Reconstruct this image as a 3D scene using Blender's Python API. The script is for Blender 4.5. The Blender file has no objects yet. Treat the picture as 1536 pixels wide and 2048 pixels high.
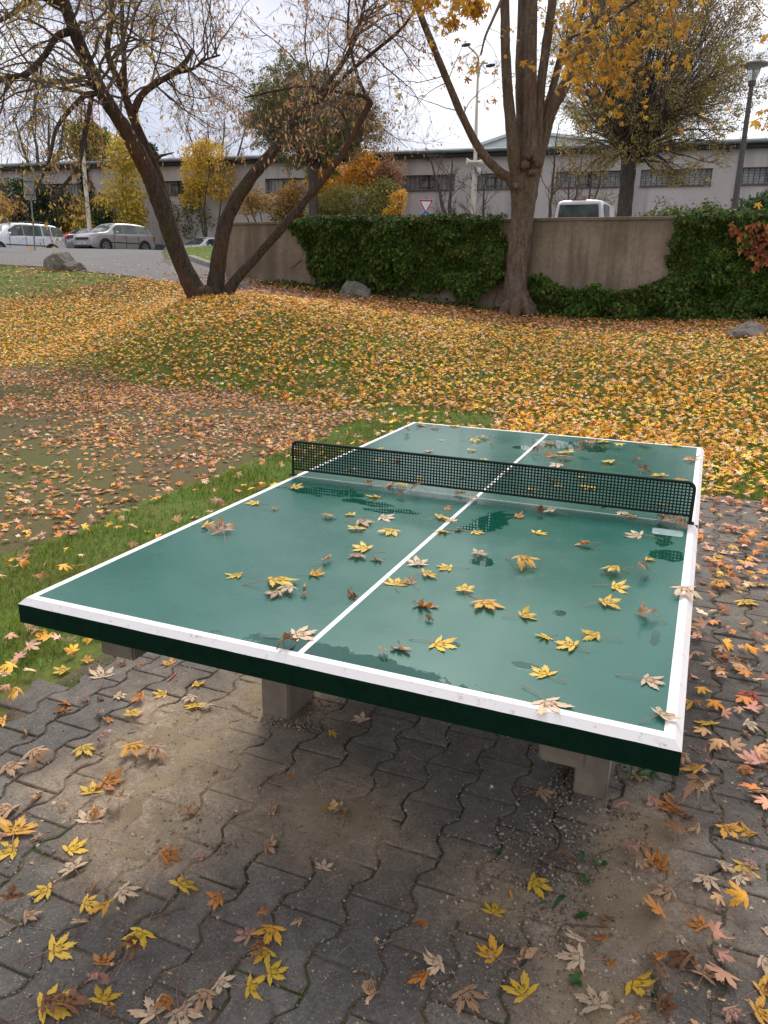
import bpy, math, random
import numpy as np
from mathutils import Vector, Matrix
sc = bpy.context.scene
COL = sc.collection
RNG = np.random.default_rng(11)
random.seed(5)
PI = math.pi

# ------------------------------------------------------------------ camera
CAM = np.array([.7159, -1.2674, 1.5208]); YAW, PITCH, ROLL, FPX = -.3872, -.2935, .0173, 1540.0
_f = np.array([math.sin(YAW)*math.cos(PITCH), math.cos(YAW)*math.cos(PITCH), math.sin(PITCH)])
_r = np.array([math.cos(YAW), -math.sin(YAW), 0.0]); _u = np.cross(_r, _f)
CR = _r*math.cos(ROLL)+_u*math.sin(ROLL); CU = -_r*math.sin(ROLL)+_u*math.cos(ROLL); CF = _f
cd = bpy.data.cameras.new("camera"); cam = bpy.data.objects.new("camera", cd); COL.objects.link(cam)
cd.sensor_fit = 'VERTICAL'; cd.sensor_height = 24.0; cd.lens = 24.0*FPX/2048; cd.clip_end = 1500; cd.clip_start = .05
cam.matrix_world = Matrix(((CR[0], CU[0], -CF[0], CAM[0]), (CR[1], CU[1], -CF[1], CAM[1]), (CR[2], CU[2], -CF[2], CAM[2]), (0, 0, 0, 1)))
sc.camera = cam

# ------------------------------------------------------------------ exposure, world, sun
sc.view_settings.view_transform = 'Standard'; sc.view_settings.look = 'None'
sc.view_settings.exposure = 0.80; sc.view_settings.gamma = 1.0
sc.view_settings.use_curve_mapping = False
SUN_EL, SUN_AZ = math.radians(48), math.radians(-20)     # azimuth measured from +Y towards +X
w = bpy.data.worlds.new("World"); sc.world = w; w.use_nodes = True
N = w.node_tree.nodes; Lk = w.node_tree.links; N.clear()
wo = N.new('ShaderNodeOutputWorld'); bg = N.new('ShaderNodeBackground'); bg.inputs[1].default_value = 1.0
sky = N.new('ShaderNodeTexSky'); sky.sky_type = 'NISHITA'; sky.sun_disc = False
sky.sun_elevation = SUN_EL; sky.sun_rotation = SUN_AZ
tc = N.new('ShaderNodeTexCoord'); mp = N.new('ShaderNodeMapping'); mp.inputs['Scale'].default_value = (1.0, 1.0, 2.6)
mp.inputs['Location'].default_value = (3.1, .7, .35)
nz = N.new('ShaderNodeTexNoise'); nz.inputs['Scale'].default_value = 2.3; nz.inputs['Detail'].default_value = 7; nz.inputs['Roughness'].default_value = .52
rp = N.new('ShaderNodeValToRGB')
e = rp.color_ramp.elements
e[0].position = .31; e[0].color = (.36, .37, .45, 1)
e[1].position = .68; e[1].color = (1.12, 1.10, 1.06, 1)
m_ = rp.color_ramp.elements.new(.52); m_.color = (.60, .60, .65, 1)
sk2 = N.new('ShaderNodeVectorMath'); sk2.operation = 'SCALE'; sk2.inputs['Scale'].default_value = .10
mx = N.new('ShaderNodeMix'); mx.data_type = 'RGBA'; mx.inputs['Factor'].default_value = .88
Lk.new(tc.outputs['Generated'], mp.inputs[0]); Lk.new(mp.outputs[0], nz.inputs['Vector']); Lk.new(nz.outputs['Fac'], rp.inputs[0])
Lk.new(sky.outputs[0], sk2.inputs[0]); Lk.new(sk2.outputs[0], mx.inputs[6]); Lk.new(rp.outputs[0], mx.inputs[7])
Lk.new(mx.outputs[2], bg.inputs[0]); Lk.new(bg.outputs[0], wo.inputs[0])
sd = bpy.data.lights.new("sun", 'SUN'); sd.energy = 1.6; sd.angle = math.radians(22); sd.color = (1.0, .93, .82)
so = bpy.data.objects.new("sun", sd); COL.objects.link(so)
_sv = Vector((math.sin(SUN_AZ)*math.cos(SUN_EL), math.cos(SUN_AZ)*math.cos(SUN_EL), math.sin(SUN_EL)))
so.rotation_euler = _sv.to_track_quat('Z', 'Y').to_euler(); so.location = (0, 0, 30)

# ------------------------------------------------------------------ picture <-> place
def ray(px, py): return CF + CR*(px-768)/FPX + CU*(1024-py)/FPX
def at(px, py, D):
    d = ray(px, py); return CAM + d*D/math.hypot(d[0], d[1])
def onz(px, py, z=0.0):
    d = ray(px, py); return CAM + d*((z-CAM[2])/d[2])
def pmn(D): return D/FPX          # metres per photo pixel at range D (near enough)

# ------------------------------------------------------------------ noise
def _hash(ix, iy, s):
    s = int(s)
    h = (ix*374761393 + iy*668265263 + s*974634777) & 0xffffffff
    h = ((h ^ (h >> 13))*1274126177) & 0xffffffff
    return ((h ^ (h >> 16)) & 0xffff)/65535.0
def vnoise(x, y, s=0):
    x = np.asarray(x, float); y = np.asarray(y, float)
    ix = np.floor(x).astype(np.int64); iy = np.floor(y).astype(np.int64); fx = x-ix; fy = y-iy
    fx = fx*fx*(3-2*fx); fy = fy*fy*(3-2*fy)
    a = _hash(ix, iy, s); b = _hash(ix+1, iy, s); c = _hash(ix, iy+1, s); d = _hash(ix+1, iy+1, s)
    return (a*(1-fx)+b*fx)*(1-fy)+(c*(1-fx)+d*fx)*fy
def fbm(x, y, s=0, o=4):
    t = 0; amp = .5; nrm = 0
    for k in range(o): t = t+amp*vnoise(np.asarray(x)*2**k, np.asarray(y)*2**k, s+k*7); nrm += amp; amp *= .5
    return t/nrm
def sstep(a, b, x):
    t = np.clip((np.asarray(x, float)-a)/(b-a), 0, 1); return t*t*(3-2*t)

# ------------------------------------------------------------------ terrain height
_cp = []
for x in (-14, -10, -6.5, -4, -2, 0, 2, 5):
    for y in (-4, -1, 2, 5, 7.6):
        if x > -1 and y > 7: continue
        _cp.append((x, y, 0.0))
_cp += [(0.5, 7.4, 0.03), (3, 7.4, .05), (-9.9, 8.1, 0.0)]
for px, py, D in [(0, 640, 18.6), (0, 580, 21.5), (0, 530, 25), (-150, 528, 25), (125, 542, 23.5), (250, 546, 22), (250, 640, 15.5),
                  (410, 594, 15), (410, 660, 12.5), (600, 600, 16), (715, 600, 16.3), (768, 700, 12), (1035, 628, 16), (1035, 720, 11.8),
                  (1300, 650, 15.0), (1490, 672, 13.6), (1536, 648, 15.1), (1300, 634, 16.0), (1080, 618, 17.0), (800, 580, 18.0),
                  (640, 566, 18.6), (480, 553, 19.0), (450, 545, 19.6), (430, 537, 20.8), (380, 520, 25), (330, 501, 34), (405, 494, 27.5), (438, 497, 24.5),
                  (0, 499, 34), (150, 499, 34), (250, 499, 34), (-150, 498, 34), (0, 508, 30), (200, 510, 30), (1700, 690, 13.5), (1700, 640, 16.5), (1536, 560, 24), (1000, 540, 24), (700, 530, 24)]:
    _cp.append(tuple(at(px, py, D)))
_cp = np.array(_cp)
def _tk(r2): return .5*r2*np.log(r2+1e-9)
_n = len(_cp); _d2 = ((_cp[:, None, :2]-_cp[None, :, :2])**2).sum(-1)
_K = _tk(_d2)+np.eye(_n)*.35; _P = np.c_[np.ones(_n), _cp[:, :2]]
_sol = np.linalg.solve(np.block([[_K, _P], [_P.T, np.zeros((3, 3))]]), np.r_[_cp[:, 2], 0, 0, 0])
TERR = 2.48
def H(x, y):
    x = np.atleast_1d(np.asarray(x, float)); y = np.atleast_1d(np.asarray(y, float)); out = np.zeros(x.shape)
    fx = x.ravel(); fy = y.ravel(); o = np.empty(fx.size)
    for i in range(0, fx.size, 20000):
        a = fx[i:i+20000]; b = fy[i:i+20000]
        k = _tk((a[:, None]-_cp[None, :, 0])**2+(b[:, None]-_cp[None, :, 1])**2)
        o[i:i+20000] = k@_sol[:_n]+_sol[_n]+_sol[_n+1]*a+_sol[_n+2]*b
    D = np.hypot(fx-CAM[0], fy-CAM[1]); fwd = (fx-CAM[0])*CF[0]+(fy-CAM[1])*CF[1]
    o = np.clip(o, -.02, TERR)
    t = sstep(33, 40, D); o = o*(1-t)+TERR*t*(fwd > 0)
    near = sstep(6.6, 8.2, fy)                      # level ground round the table
    o = o*np.where(fx > -14, near, 1)
    o = o*sstep(-2, 5, fwd)
    return o.reshape(x.shape)
def H1(x, y): return float(H(x, y)[0])
def G(px, py, dmax=45):
    d = ray(px, py); hn = math.hypot(d[0], d[1]); t = np.arange(1.0, dmax, .02)/hn
    P = CAM+d*t[:, None]; hh = H(P[:, 0], P[:, 1]); k = np.where(P[:, 2] < hh)[0]
    i = k[0] if len(k) else len(t)-1
    return np.array([P[i, 0], P[i, 1], hh[i]])

# ------------------------------------------------------------------ mesh building
class Geo:
    def __init__(s): s.v = []; s.f = []; s.c = []; s.m = []; s.n = 0
    def add(s, v, f, col=None, mat=0):
        v = np.asarray(v, float).reshape(-1, 3); f = np.asarray(f, np.int64)
        if f.size == 0: return
        s.v.append(v); s.f.append(f+s.n); s.m.append(np.full(len(f), mat, np.int32)); s.n += len(v)
        c = np.ones((len(v), 3))*(np.asarray(col, float) if col is not None else 1.0); s.c.append(c)
    def poly(s, v, faces, col=None, mat=0):
        by = {}
        for q in faces: by.setdefault(len(q), []).append(q)
        base = s.n; v = np.asarray(v, float)
        s.v.append(v); s.n += len(v); s.c.append(np.ones((len(v), 3))*(np.asarray(col, float) if col is not None else 1.0))
        for k, q in by.items(): s.f.append(np.array(q, np.int64)+base); s.m.append(np.full(len(q), mat, np.int32))
    def box(s, lo, hi, col=None, mat=0, M=None, taper=None):
        x0, y0, z0 = lo; x1, y1, z1 = hi
        v = np.array([(x0, y0, z0), (x1, y0, z0), (x1, y1, z0), (x0, y1, z0), (x0, y0, z1), (x1, y0, z1), (x1, y1, z1), (x0, y1, z1)], float)
        if M is not None: v = v@np.array(M)[:3, :3].T+np.array(M)[:3, 3]
        s.add(v, [(0, 3, 2, 1), (4, 5, 6, 7), (0, 1, 5, 4), (1, 2, 6, 5), (2, 3, 7, 6), (3, 0, 4, 7)], col, mat)
    def tube(s, pts, rad, sides=6, col=None, mat=0, cap=True, rough=0.0):
        pts = np.asarray(pts, float); n = len(pts); rad = np.ones(n)*np.asarray(rad, float)
        T = np.gradient(pts, axis=0); T /= np.linalg.norm(T, axis=1)[:, None]+1e-12
        ref = np.array([0, 0, 1.0]) if abs(T[0, 2]) < .9 else np.array([1.0, 0, 0])
        U = np.empty_like(pts); u = np.cross(T[0], ref); u /= np.linalg.norm(u)
        for i in range(n):
            u = u-T[i]*np.dot(u, T[i]); u /= np.linalg.norm(u)+1e-12; U[i] = u
        Wv = np.cross(T, U); a = np.arange(sides)*2*PI/sides
        rr = rad[:, None]*np.ones(sides)
        if rough: rr = rr*(1+rough*(RNG.random((n, sides))-.5)*2)
        V = pts[:, None]+rr[..., None]*(np.cos(a)[None, :, None]*U[:, None]+np.sin(a)[None, :, None]*Wv[:, None])
        i = np.arange(n-1)[:, None]*sides; j = np.arange(sides)[None]; k = (j+1) % sides
        F = np.stack([i+j, i+k, i+sides+k, i+sides+j], -1).reshape(-1, 4)
        s.add(V.reshape(-1, 3), F, col, mat)
        if cap and sides > 3:
            s.poly(V[0], [list(range(sides))[::-1]], col, mat); s.poly(V[-1], [list(range(sides))], col, mat)
    def build(s, name, mats, parent=None, smooth=True, M=None):
        me = bpy.data.meshes.new(name)
        if s.n:
            V = np.concatenate(s.v); C = np.concatenate(s.c)
            lt = np.concatenate([np.full(len(f), f.shape[1], np.int32) for f in s.f]); LI = np.concatenate([f.ravel() for f in s.f]).astype(np.int32)
            me.vertices.add(len(V)); me.vertices.foreach_set('co', V.ravel().astype(np.float32))
            me.loops.add(len(LI)); me.loops.foreach_set('vertex_index', LI)
            me.polygons.add(len(lt)); me.polygons.foreach_set('loop_start', np.r_[0, np.cumsum(lt)[:-1]].astype(np.int32))
            me.polygons.foreach_set('material_index', np.concatenate(s.m))
            me.polygons.foreach_set('use_smooth', np.full(len(lt), bool(smooth)))
            me.update(calc_edges=True)
            at_ = me.color_attributes.new('col', 'FLOAT_COLOR', 'POINT')
            at_.data.foreach_set('color', np.c_[C, np.ones(len(C))].ravel().astype(np.float32))
        for m in (mats if isinstance(mats, (list, tuple)) else [mats]): me.materials.append(m)
        o = bpy.data.objects.new(name, me); COL.objects.link(o)
        if parent is not None: o.parent = parent
        return o
def tag(o, label=None, cat=None, group=None, kind=None):
    if label: o['label'] = label
    if cat: o['category'] = cat
    if group: o['group'] = group
    if kind: o['kind'] = kind
    return o
def empty(name, loc=(0, 0, 0), rz=0.0):
    o = bpy.data.objects.new(name, None); COL.objects.link(o); o.location = tuple(loc); o.rotation_euler = (0, 0, rz); o.empty_display_size = .1
    return o
def local(parent, pts): return np.asarray(pts, float)-np.array(parent.location)
def smoothline(P, k=4):
    P = np.asarray(P, float); n = len(P); out = []
    Q = np.vstack([2*P[0]-P[1], P, 2*P[-1]-P[-2]])
    for i in range(n-1):
        p0, p1, p2, p3 = Q[i], Q[i+1], Q[i+2], Q[i+3]
        for j in range(k):
            t = j/k; out.append(.5*((2*p1)+(-p0+p2)*t+(2*p0-5*p1+4*p2-p3)*t*t+(-p0+3*p1-3*p2+p3)*t**3))
    out.append(P[-1]); return np.array(out)

# ------------------------------------------------------------------ materials
def new_mat(name, rough=.7, spec=.5, metal=0):
    m = bpy.data.materials.new(name); m.use_nodes = True; nt = m.node_tree; b = nt.nodes['Principled BSDF']
    b.inputs['Roughness'].default_value = rough; b.inputs['Metallic'].default_value = metal
    b.inputs['Specular IOR Level'].default_value = spec
    return m, nt, b
def nd(nt, t, **kw):
    n = nt.nodes.new(t)
    for k, v in kw.items(): setattr(n, k, v)
    return n
def noise(nt, scale, detail=4, rough=.55, vec=None, dist=0):
    n = nd(nt, 'ShaderNodeTexNoise'); n.inputs['Scale'].default_value = scale; n.inputs['Detail'].default_value = detail
    n.inputs['Roughness'].default_value = rough; n.inputs['Distortion'].default_value = dist
    if vec is None:
        t = nd(nt, 'ShaderNodeTexCoord'); vec = t.outputs['Object']
    nt.links.new(vec, n.inputs['Vector']); return n.outputs['Fac']
def ramp(nt, fac, stops):
    r = nd(nt, 'ShaderNodeValToRGB'); el = r.color_ramp.elements
    while len(el) < len(stops): el.new(.5)
    for e_, (p, c) in zip(el, stops):
        e_.position = p; e_.color = (c[0], c[1], c[2], 1) if hasattr(c, '__len__') else (c, c, c, 1)
    nt.links.new(fac, r.inputs[0]); return r.outputs[0]
def mixc(nt, fac, a, b, mode='MIX'):
    m = nd(nt, 'ShaderNodeMix', data_type='RGBA', blend_type=mode)
    for sock, v in ((m.inputs['Factor'], fac), (m.inputs[6], a), (m.inputs[7], b)):
        if hasattr(v, 'is_output') or isinstance(v, bpy.types.NodeSocket): nt.links.new(v, sock)
        elif hasattr(v, '__len__'): sock.default_value = (v[0], v[1], v[2], 1)
        else: sock.default_value = v
    return m.outputs[2]
def bump(nt, b, h, strength=.3, dist=.01):
    n = nd(nt, 'ShaderNodeBump'); n.inputs['Strength'].default_value = strength; n.inputs['Distance'].default_value = dist
    nt.links.new(h, n.inputs['Height']); nt.links.new(n.outputs[0], b.inputs['Normal']); return n
def objco(nt, scale=None):
    t = nd(nt, 'ShaderNodeTexCoord')
    if scale is None: return t.outputs['Object']
    m = nd(nt, 'ShaderNodeMapping'); m.inputs['Scale'].default_value = scale; nt.links.new(t.outputs['Object'], m.inputs[0]); return m.outputs[0]
def simple(name, c1, c2=None, scale=8, rough=.7, bstr=.15, bdist=.005, spec=.5, metal=0, detail=5, vscale=None):
    m, nt, b = new_mat(name, rough, spec, metal); c2 = c2 or tuple(x*.75 for x in c1)
    n = noise(nt, scale, detail, vec=objco(nt, vscale) if vscale else None)
    nt.links.new(ramp(nt, n, [(.3, c2), (.7, c1)]), b.inputs['Base Color'])
    if bstr: bump(nt, b, n, bstr, bdist)
    return m
def leafmat(name, rough=.55, trans=.25, spec=.4, vary=.35, nscale=60, dark=(.25, .12, .05), spots=0.0):
    m, nt, b = new_mat(name, rough, spec)
    a = nd(nt, 'ShaderNodeAttribute', attribute_name='col')
    n = noise(nt, nscale, 3)
    c = mixc(nt, 1.0, a.outputs['Color'], ramp(nt, n, [(.3, 1-vary), (.7, 1.0)]), 'MULTIPLY')
    if spots:
        n2 = noise(nt, nscale*1.3, 4, vec=objco(nt)); c = mixc(nt, ramp(nt, n2, [(.60, 0), (.68, spots)]), c, dark)
    nt.links.new(c, b.inputs['Base Color'])
    if trans:
        tr = nd(nt, 'ShaderNodeBsdfTranslucent'); nt.links.new(c, tr.inputs[0])
        mxs = nd(nt, 'ShaderNodeMixShader'); mxs.inputs[0].default_value = trans; out = nt.nodes['Material Output']
        nt.links.new(b.outputs[0], mxs.inputs[1]); nt.links.new(tr.outputs[0], mxs.inputs[2]); nt.links.new(mxs.outputs[0], out.inputs[0])
    return m
# ================================================================== GROUND
def gridmesh(X, Y, Z):
    n, m = X.shape; v = np.stack([X, Y, Z], -1).reshape(-1, 3)
    i = np.arange(n-1)[:, None]*m; j = np.arange(m-1)[None]
    return v, np.stack([i+j, i+j+1, i+m+j+1, i+m+j], -1).reshape(-1, 4)
def groundmat(name, cols, s1=1.3, s2=40, rough=.95, bstr=.6, bdist=.01):
    m, nt, b = new_mat(name, rough, .25)
    n1 = noise(nt, s1, 5); n2 = noise(nt, s2, 6, .7)
    c = mixc(nt, ramp(nt, n1, [(.38, 0), (.62, 1)]), cols[0], cols[1])
    c = mixc(nt, 1.0, c, ramp(nt, n2, [(.25, .55), (.75, 1.25)]), 'MULTIPLY')
    nt.links.new(c, b.inputs['Base Color']); bump(nt, b, n2, bstr, bdist); return m
M_soil = groundmat('lawn_soil', [(.095, .155, .02), (.125, .13, .03)], 1.1, 30)
M_court = groundmat('court_dirt', [(.125, .094, .050), (.100, .100, .030)], .55, 55, bstr=.45)
M_court2 = None

# lawn: one sheet to the horizon
th = np.linspace(-PI, PI, 421); rr = np.r_[0.02, np.geomspace(.6, 600, 270)]
TH, RR = np.meshgrid(th, rr); gx = CAM[0]+RR*np.sin(TH+YAW); gy = CAM[1]+RR*np.cos(TH+YAW)
gz = H(gx, gy)-.010*(RR < 12)
g = Geo(); v, f = gridmesh(gx, gy, gz); g.add(v, f[:, ::-1])
lawn = tag(g.build('lawn', M_soil), 'grassy slope covered in fallen leaves', kind='structure')

def fill_cells(xr, yr, c, inside, zoff, name, mat):
    xs = np.arange(xr[0], xr[1]+c, c); ys = np.arange(yr[0], yr[1]+c, c); X, Y = np.meshgrid(xs, ys)
    v, f = gridmesh(X, Y, H(X, Y)+(zoff(X, Y) if callable(zoff) else zoff)); ctr = v[f].mean(1); f = f[inside(ctr[:, 0], ctr[:, 1])]
    u, inv = np.unique(f, return_inverse=True); g = Geo(); g.add(v[u], inv.reshape(f.shape)); return g.build(name, mat)
def court_m(x, y):
    return np.minimum(-2.72+.35*(fbm(x*1.3, y*1.3, 3)-.5)-.10*np.clip(2.2-y, 0, 3)-x, 7.25+.8*(fbm(x*.8, y*.8, 9)-.5)-.14*(x+3)-y)
def court_in(x, y): return court_m(x, y) > 0
tag(fill_cells((-17, -2.3), (-4, 10.5), .07, lambda x, y: court_in(x, y), lambda X, Y: .005-.020*(1-sstep(0, .22, court_m(X, Y))), 'dirt_court', M_court), 'bare olive brown dirt court littered with brown leaves', kind='structure')

# --- sand washed over the blocks
def blob(x, y, cx, cy, rx, ry, a=0):
    ca, sa = math.cos(a), math.sin(a); dx = x-cx; dy = y-cy
    return 1-np.sqrt(((dx*ca+dy*sa)/rx)**2+((-dx*sa+dy*ca)/ry)**2)
def sandmask(x, y):
    m = np.full(np.shape(x), -9.0)
    for q in SAND: m = np.maximum(m, blob(x, y, *q))
    return m+1.9*(fbm(x*4.3, y*4.3, 21, 5)-.5)+.35*(fbm(x*30, y*30, 22)-.5)
_a = onz(420, 1500); _b = onz(560, 1400); _c = onz(330, 1640); _d = onz(620, 1640); _e = onz(1230, 1830); _f2 = onz(1300, 1690); _g = onz(1150, 1960); _h = onz(1000, 1800)
SAND = [(_a[0], _a[1], .30, .42, .2), (_b[0]-.05, _b[1], .24, .34, .1), (_c[0], _c[1], .24, .28, .1), (_d[0], _d[1], .24, .18, 0), (_e[0], _e[1], .17, .22, 0), (_f2[0]-.03, _f2[1], .12, .15, 0), (_g[0], _g[1], .13, .18, 0), (_h[0], _h[1], .18, .15, 0)]
# --- paving of interlocking double-T blocks
PX0, PX1, PY1 = -1.5, 3.4, 4.85
def zig(k, y):      # boundary k at y
    ph = ((y-.931)/.2065+.25*0) % 1.0
    t = np.abs(ph-.5)*2              # 1 at even joints (y=.931+n*.2065), 0 at odd
    s = np.clip((t-.5)*5.6, -1, 1)
    return -.095+.1445*k+.0155*s*np.where(np.asarray(k) % 2 == 0, -1, 1)
def bnd(k, ya, yb):
    ys = [ya]
    for q in np.arange(-60, 90):
        base = .931+.2065*q
        for d_ in (.103-.0303-.0-.0, .0):
            pass
    pts = []
    n = int(round((yb-ya)/.0086)); yy = np.linspace(ya, yb, 49)
    keep = [0]
    xx = zig(k, yy)
    for i in range(1, 48):
        if abs((xx[i+1]-xx[i])-(xx[i]-xx[i-1])) > 2.5e-4: keep.append(i)
    keep.append(48); return [(xx[i], yy[i]) for i in keep]
def edge_x(y): return PX0+.16*(fbm(np.asarray(y)*1.7, 3.3, 5)-.5)
g = Geo(); gap = .0036; nb = 0
rnd = np.random.default_rng(3)
for k in range(-12, 26):
    off = 0 if k % 2 == 0 else .10325
    for m in range(-14, 24):
        ya = .931+off+.2065*(m-4); yb = ya+.2065
        xc = -.095+.1445*(k+.5); yc = (ya+yb)/2
        if xc < float(edge_x(yc))+.02 or xc > PX1 or yc > PY1+.12*(float(fbm(xc*2, 1.1, 8))-.5)*2 or yc < -2.4: continue
        if math.hypot(xc-CAM[0], yc-CAM[1]) < 1.0 and yc < -1.3: continue
        L = bnd(k, ya, yb); R = bnd(k+1, ya, yb)
        ring = [(x+gap, y) for x, y in L]+[(x-gap, y) for x, y in R[::-1]]
        ring = [(x, min(max(y, ya+gap), yb-gap)) for x, y in ring]
        ring = np.array(ring)[::-1]; n = len(ring)
        d0 = np.roll(ring, -1, 0)-ring; d1 = ring-np.roll(ring, 1, 0)
        def nrm(d): d = d/np.linalg.norm(d, axis=1)[:, None]; return np.stack([-d[:, 1], d[:, 0]], 1)
        nn = nrm(d0)+nrm(d1); nn /= np.linalg.norm(nn, axis=1)[:, None]
        if nn[0]@(np.array([xc, yc])-ring[0]) < 0: nn = -nn
        ring = ring+rnd.normal(0, .0006, ring.shape)
        dz = rnd.normal(0, .0012); tx, ty = rnd.normal(0, .008, 2)
        V = []
        for ins, z in ((0, -.03), (0, -.0062), (.0016, -.0024), (.0048, -.0003), (.0085, 0.0)):
            q = ring+nn*ins; V.append(np.c_[q, z+dz+(q[:, 0]-xc)*tx+(q[:, 1]-yc)*ty])
        V = np.concatenate(V); F = []
        tc_ = None
        for a in range(4):
            for i in range(n):
                j = (i+1) % n; F.append((a*n+j, a*n+i, (a+1)*n+i, (a+1)*n+j))
        ct = len(V); V = np.vstack([V, [(xc, yc, dz+.0002)]])
        for i in range(n): F.append((4*n+(i+1) % n, 4*n+i, ct))
        tint = .86+.28*rnd.random(); warm = rnd.normal(0, .02)
        ds = (.72*sstep(-.8, .40, sandmask(V[:, 0], V[:, 1])))[:, None]; g.poly(V, [q[::-1] for q in F], (1-ds)*np.array([[tint*(1+warm), tint, tint*(1-warm)]])+ds*np.array([[2.75, 2.35, 1.85]])); nb += 1
# concrete of the blocks
m, nt, b = new_mat('paver_concrete', .8, .45)
a = nd(nt, 'ShaderNodeAttribute', attribute_name='col')
n1 = noise(nt, 2.2, 5, .6); n2 = noise(nt, 110, 6, .8); n3 = noise(nt, 190, 2, .5); n4 = noise(nt, 7, 5, .7)
c = ramp(nt, n1, [(.32, (.088, .077, .067)), (.5, (.125, .109, .094)), (.68, (.182, .159, .136))])
c = mixc(nt, 1.0, c, ramp(nt, n2, [(.30, .50), (.70, 1.42)]), 'MULTIPLY')
c = mixc(nt, 1.0, c, ramp(nt, noise(nt, 16, 6, .75), [(.32, .68), (.68, 1.3)]), 'MULTIPLY')
c = mixc(nt, 1.0, c, a.outputs['Color'], 'MULTIPLY')
c = mixc(nt, ramp(nt, n3, [(.665, 0), (.70, .75)]), c, (.42, .39, .34))        # light aggregate grains
c = mixc(nt, ramp(nt, n4, [(.60, 0), (.78, .45)]), c, (.15, .13, .10))        # dusty patches
c = mixc(nt, ramp(nt, noise(nt, 3.1, 5, .75), [(.62, 0), (.72, .30)]), c, (.030, .036, .014))   # algae
nt.links.new(c, b.inputs['Base Color'])
nt.links.new(ramp(nt, n1, [(.35, .72), (.6, .92)]), b.inputs['Roughness'])
hm = nd(nt, 'ShaderNodeMath', operation='ADD'); nt.links.new(n2, hm.inputs[0]); nt.links.new(n3, hm.inputs[1])
bump(nt, b, hm.outputs[0], .9, .0028)
M_paver = m
tag(g.build('paving', M_paver, smooth=False), 'dark grey interlocking concrete paving blocks', kind='structure')
print('pavers', nb)
# joint bed under the blocks
m, nt, b = new_mat('joint_soil', .95, .2)
n1 = noise(nt, 3.0, 4); n2 = noise(nt, 120, 4, .7)
c = mixc(nt, ramp(nt, n1, [(.52, 0), (.62, 1)]), (.125, .098, .068), (.062, .074, .022))
c = mixc(nt, 1.0, c, ramp(nt, n2, [(.25, .4), (.75, 1.5)]), 'MULTIPLY'); nt.links.new(c, b.inputs['Base Color']); bump(nt, b, n2, .8, .004)
xs = np.arange(PX0+.03, PX1+.1, .03); ys = np.arange(-2.4, PY1+.03, .03); X, Y = np.meshgrid(xs, ys)
g = Geo(); v, f = gridmesh(X, Y, -.0062+.005*(fbm(X*30, Y*30, 4)-.5)); g.add(v, f)
tag(g.build('joint_bed', m), kind='structure')

# (sand mesh)
xs = np.arange(-1.48, 1.3, .011); ys = np.arange(-.6, 1.9, .011); X, Y = np.meshgrid(xs, ys)
mk = sandmask(X, Y); Z = -.0125+.0150*sstep(-.9, .95, mk)+.0085*(fbm(X*85, Y*85, 31, 3)-.5)
v, f = gridmesh(X, Y, Z); keep = (v[f][:, :, 2].max(1) > -.0085); f = f[keep]; u, inv = np.unique(f, return_inverse=True)
m, nt, b = new_mat('sand', .95, .2); n2 = noise(nt, 210, 5, .8); n1 = noise(nt, 6, 4)
c = mixc(nt, ramp(nt, n1, [(.35, 0), (.65, 1)]), (.27, .205, .135), (.36, .28, .185))
c = mixc(nt, 1.0, c, ramp(nt, n2, [(.2, .45), (.75, 1.25)]), 'MULTIPLY'); nt.links.new(c, b.inputs['Base Color']); bump(nt, b, n2, .7, .004)
M_sand = m
g = Geo(); g.add(v[u], inv.reshape(f.shape)); tag(g.build('sand', m), kind='structure')

# --- asphalt road and its kerb
m, nt, b = new_mat('asphalt', .85, .35); n1 = noise(nt, .5, 4); n2 = noise(nt, 45, 4, .8)
c = mixc(nt, n1, (.115, .108, .108), (.155, .146, .145)); c = mixc(nt, 1.0, c, ramp(nt, n2, [(.3, .7), (.7, 1.25)]), 'MULTIPLY')
nt.links.new(c, b.inputs['Base Color']); bump(nt, b, n2, .5, .006); M_asph = m
fr = [(-420, 505), (-200, 515), (0, 530), (60, 533), (120, 537), (180, 545), (250, 552), (310, 562), (350, 566), (400, 574), (470, 584), (560, 590), (640, 594)]
bk = [(-420, None), (-200, None), (0, None), (60, None), (120, None), (180, None), (250, None), (318, None), (328, 501), (380, 521), (430, 538), (520, 566), (600, 583)]
FR = smoothline([G(*p) for p in fr], 6)
bkp = []
for px, py in bk: bkp.append(at(px, 500, 75) if py is None else G(px, py))
BK = smoothline(bkp, 6); s = np.linspace(0, 1, 90)[:, None, None]
XY = FR[None]*(1-s)+BK[None]*s; Z = H(XY[..., 0], XY[..., 1])+.016
g = Geo(); v, f = gridmesh(XY[..., 0], XY[..., 1], Z); g.add(v, f)
tag(g.build('road', M_asph), 'grey asphalt road rising to the parking area', kind='structure')
kp = smoothline([G(*p) for p in [(322, 499.5), (340, 505), (380, 521), (430, 538), (480, 553)]], 8)
kp[:, 2] = H(kp[:, 0], kp[:, 1]); tt = np.gradient(kp, axis=0)[:, :2]; tt /= np.linalg.norm(tt, axis=1)[:, None]; nn = np.stack([-tt[:, 1], tt[:, 0]], 1)
if nn[5]@(np.array([3, 3])) < 0: nn = -nn
M_conc = simple('weathered_concrete', (.30, .28, .25), (.17, .155, .13), 5, .9, .5, .01)
g = Geo(); V = []
for a_, z in ((0, -.05), (0, .11), (.03, .13), (.15, .13), (.15, -.05)): V.append(np.c_[kp[:, :2]+nn*a_, kp[:, 2]+z])
V = np.array(V); k_, n_ = V.shape[:2]
v, f = gridmesh(V[..., 0], V[..., 1], V[..., 2]); g.add(v, f); g.poly(V[:, 0], [list(range(5))]); g.poly(V[:, -1], [list(range(5))[::-1]])
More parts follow.
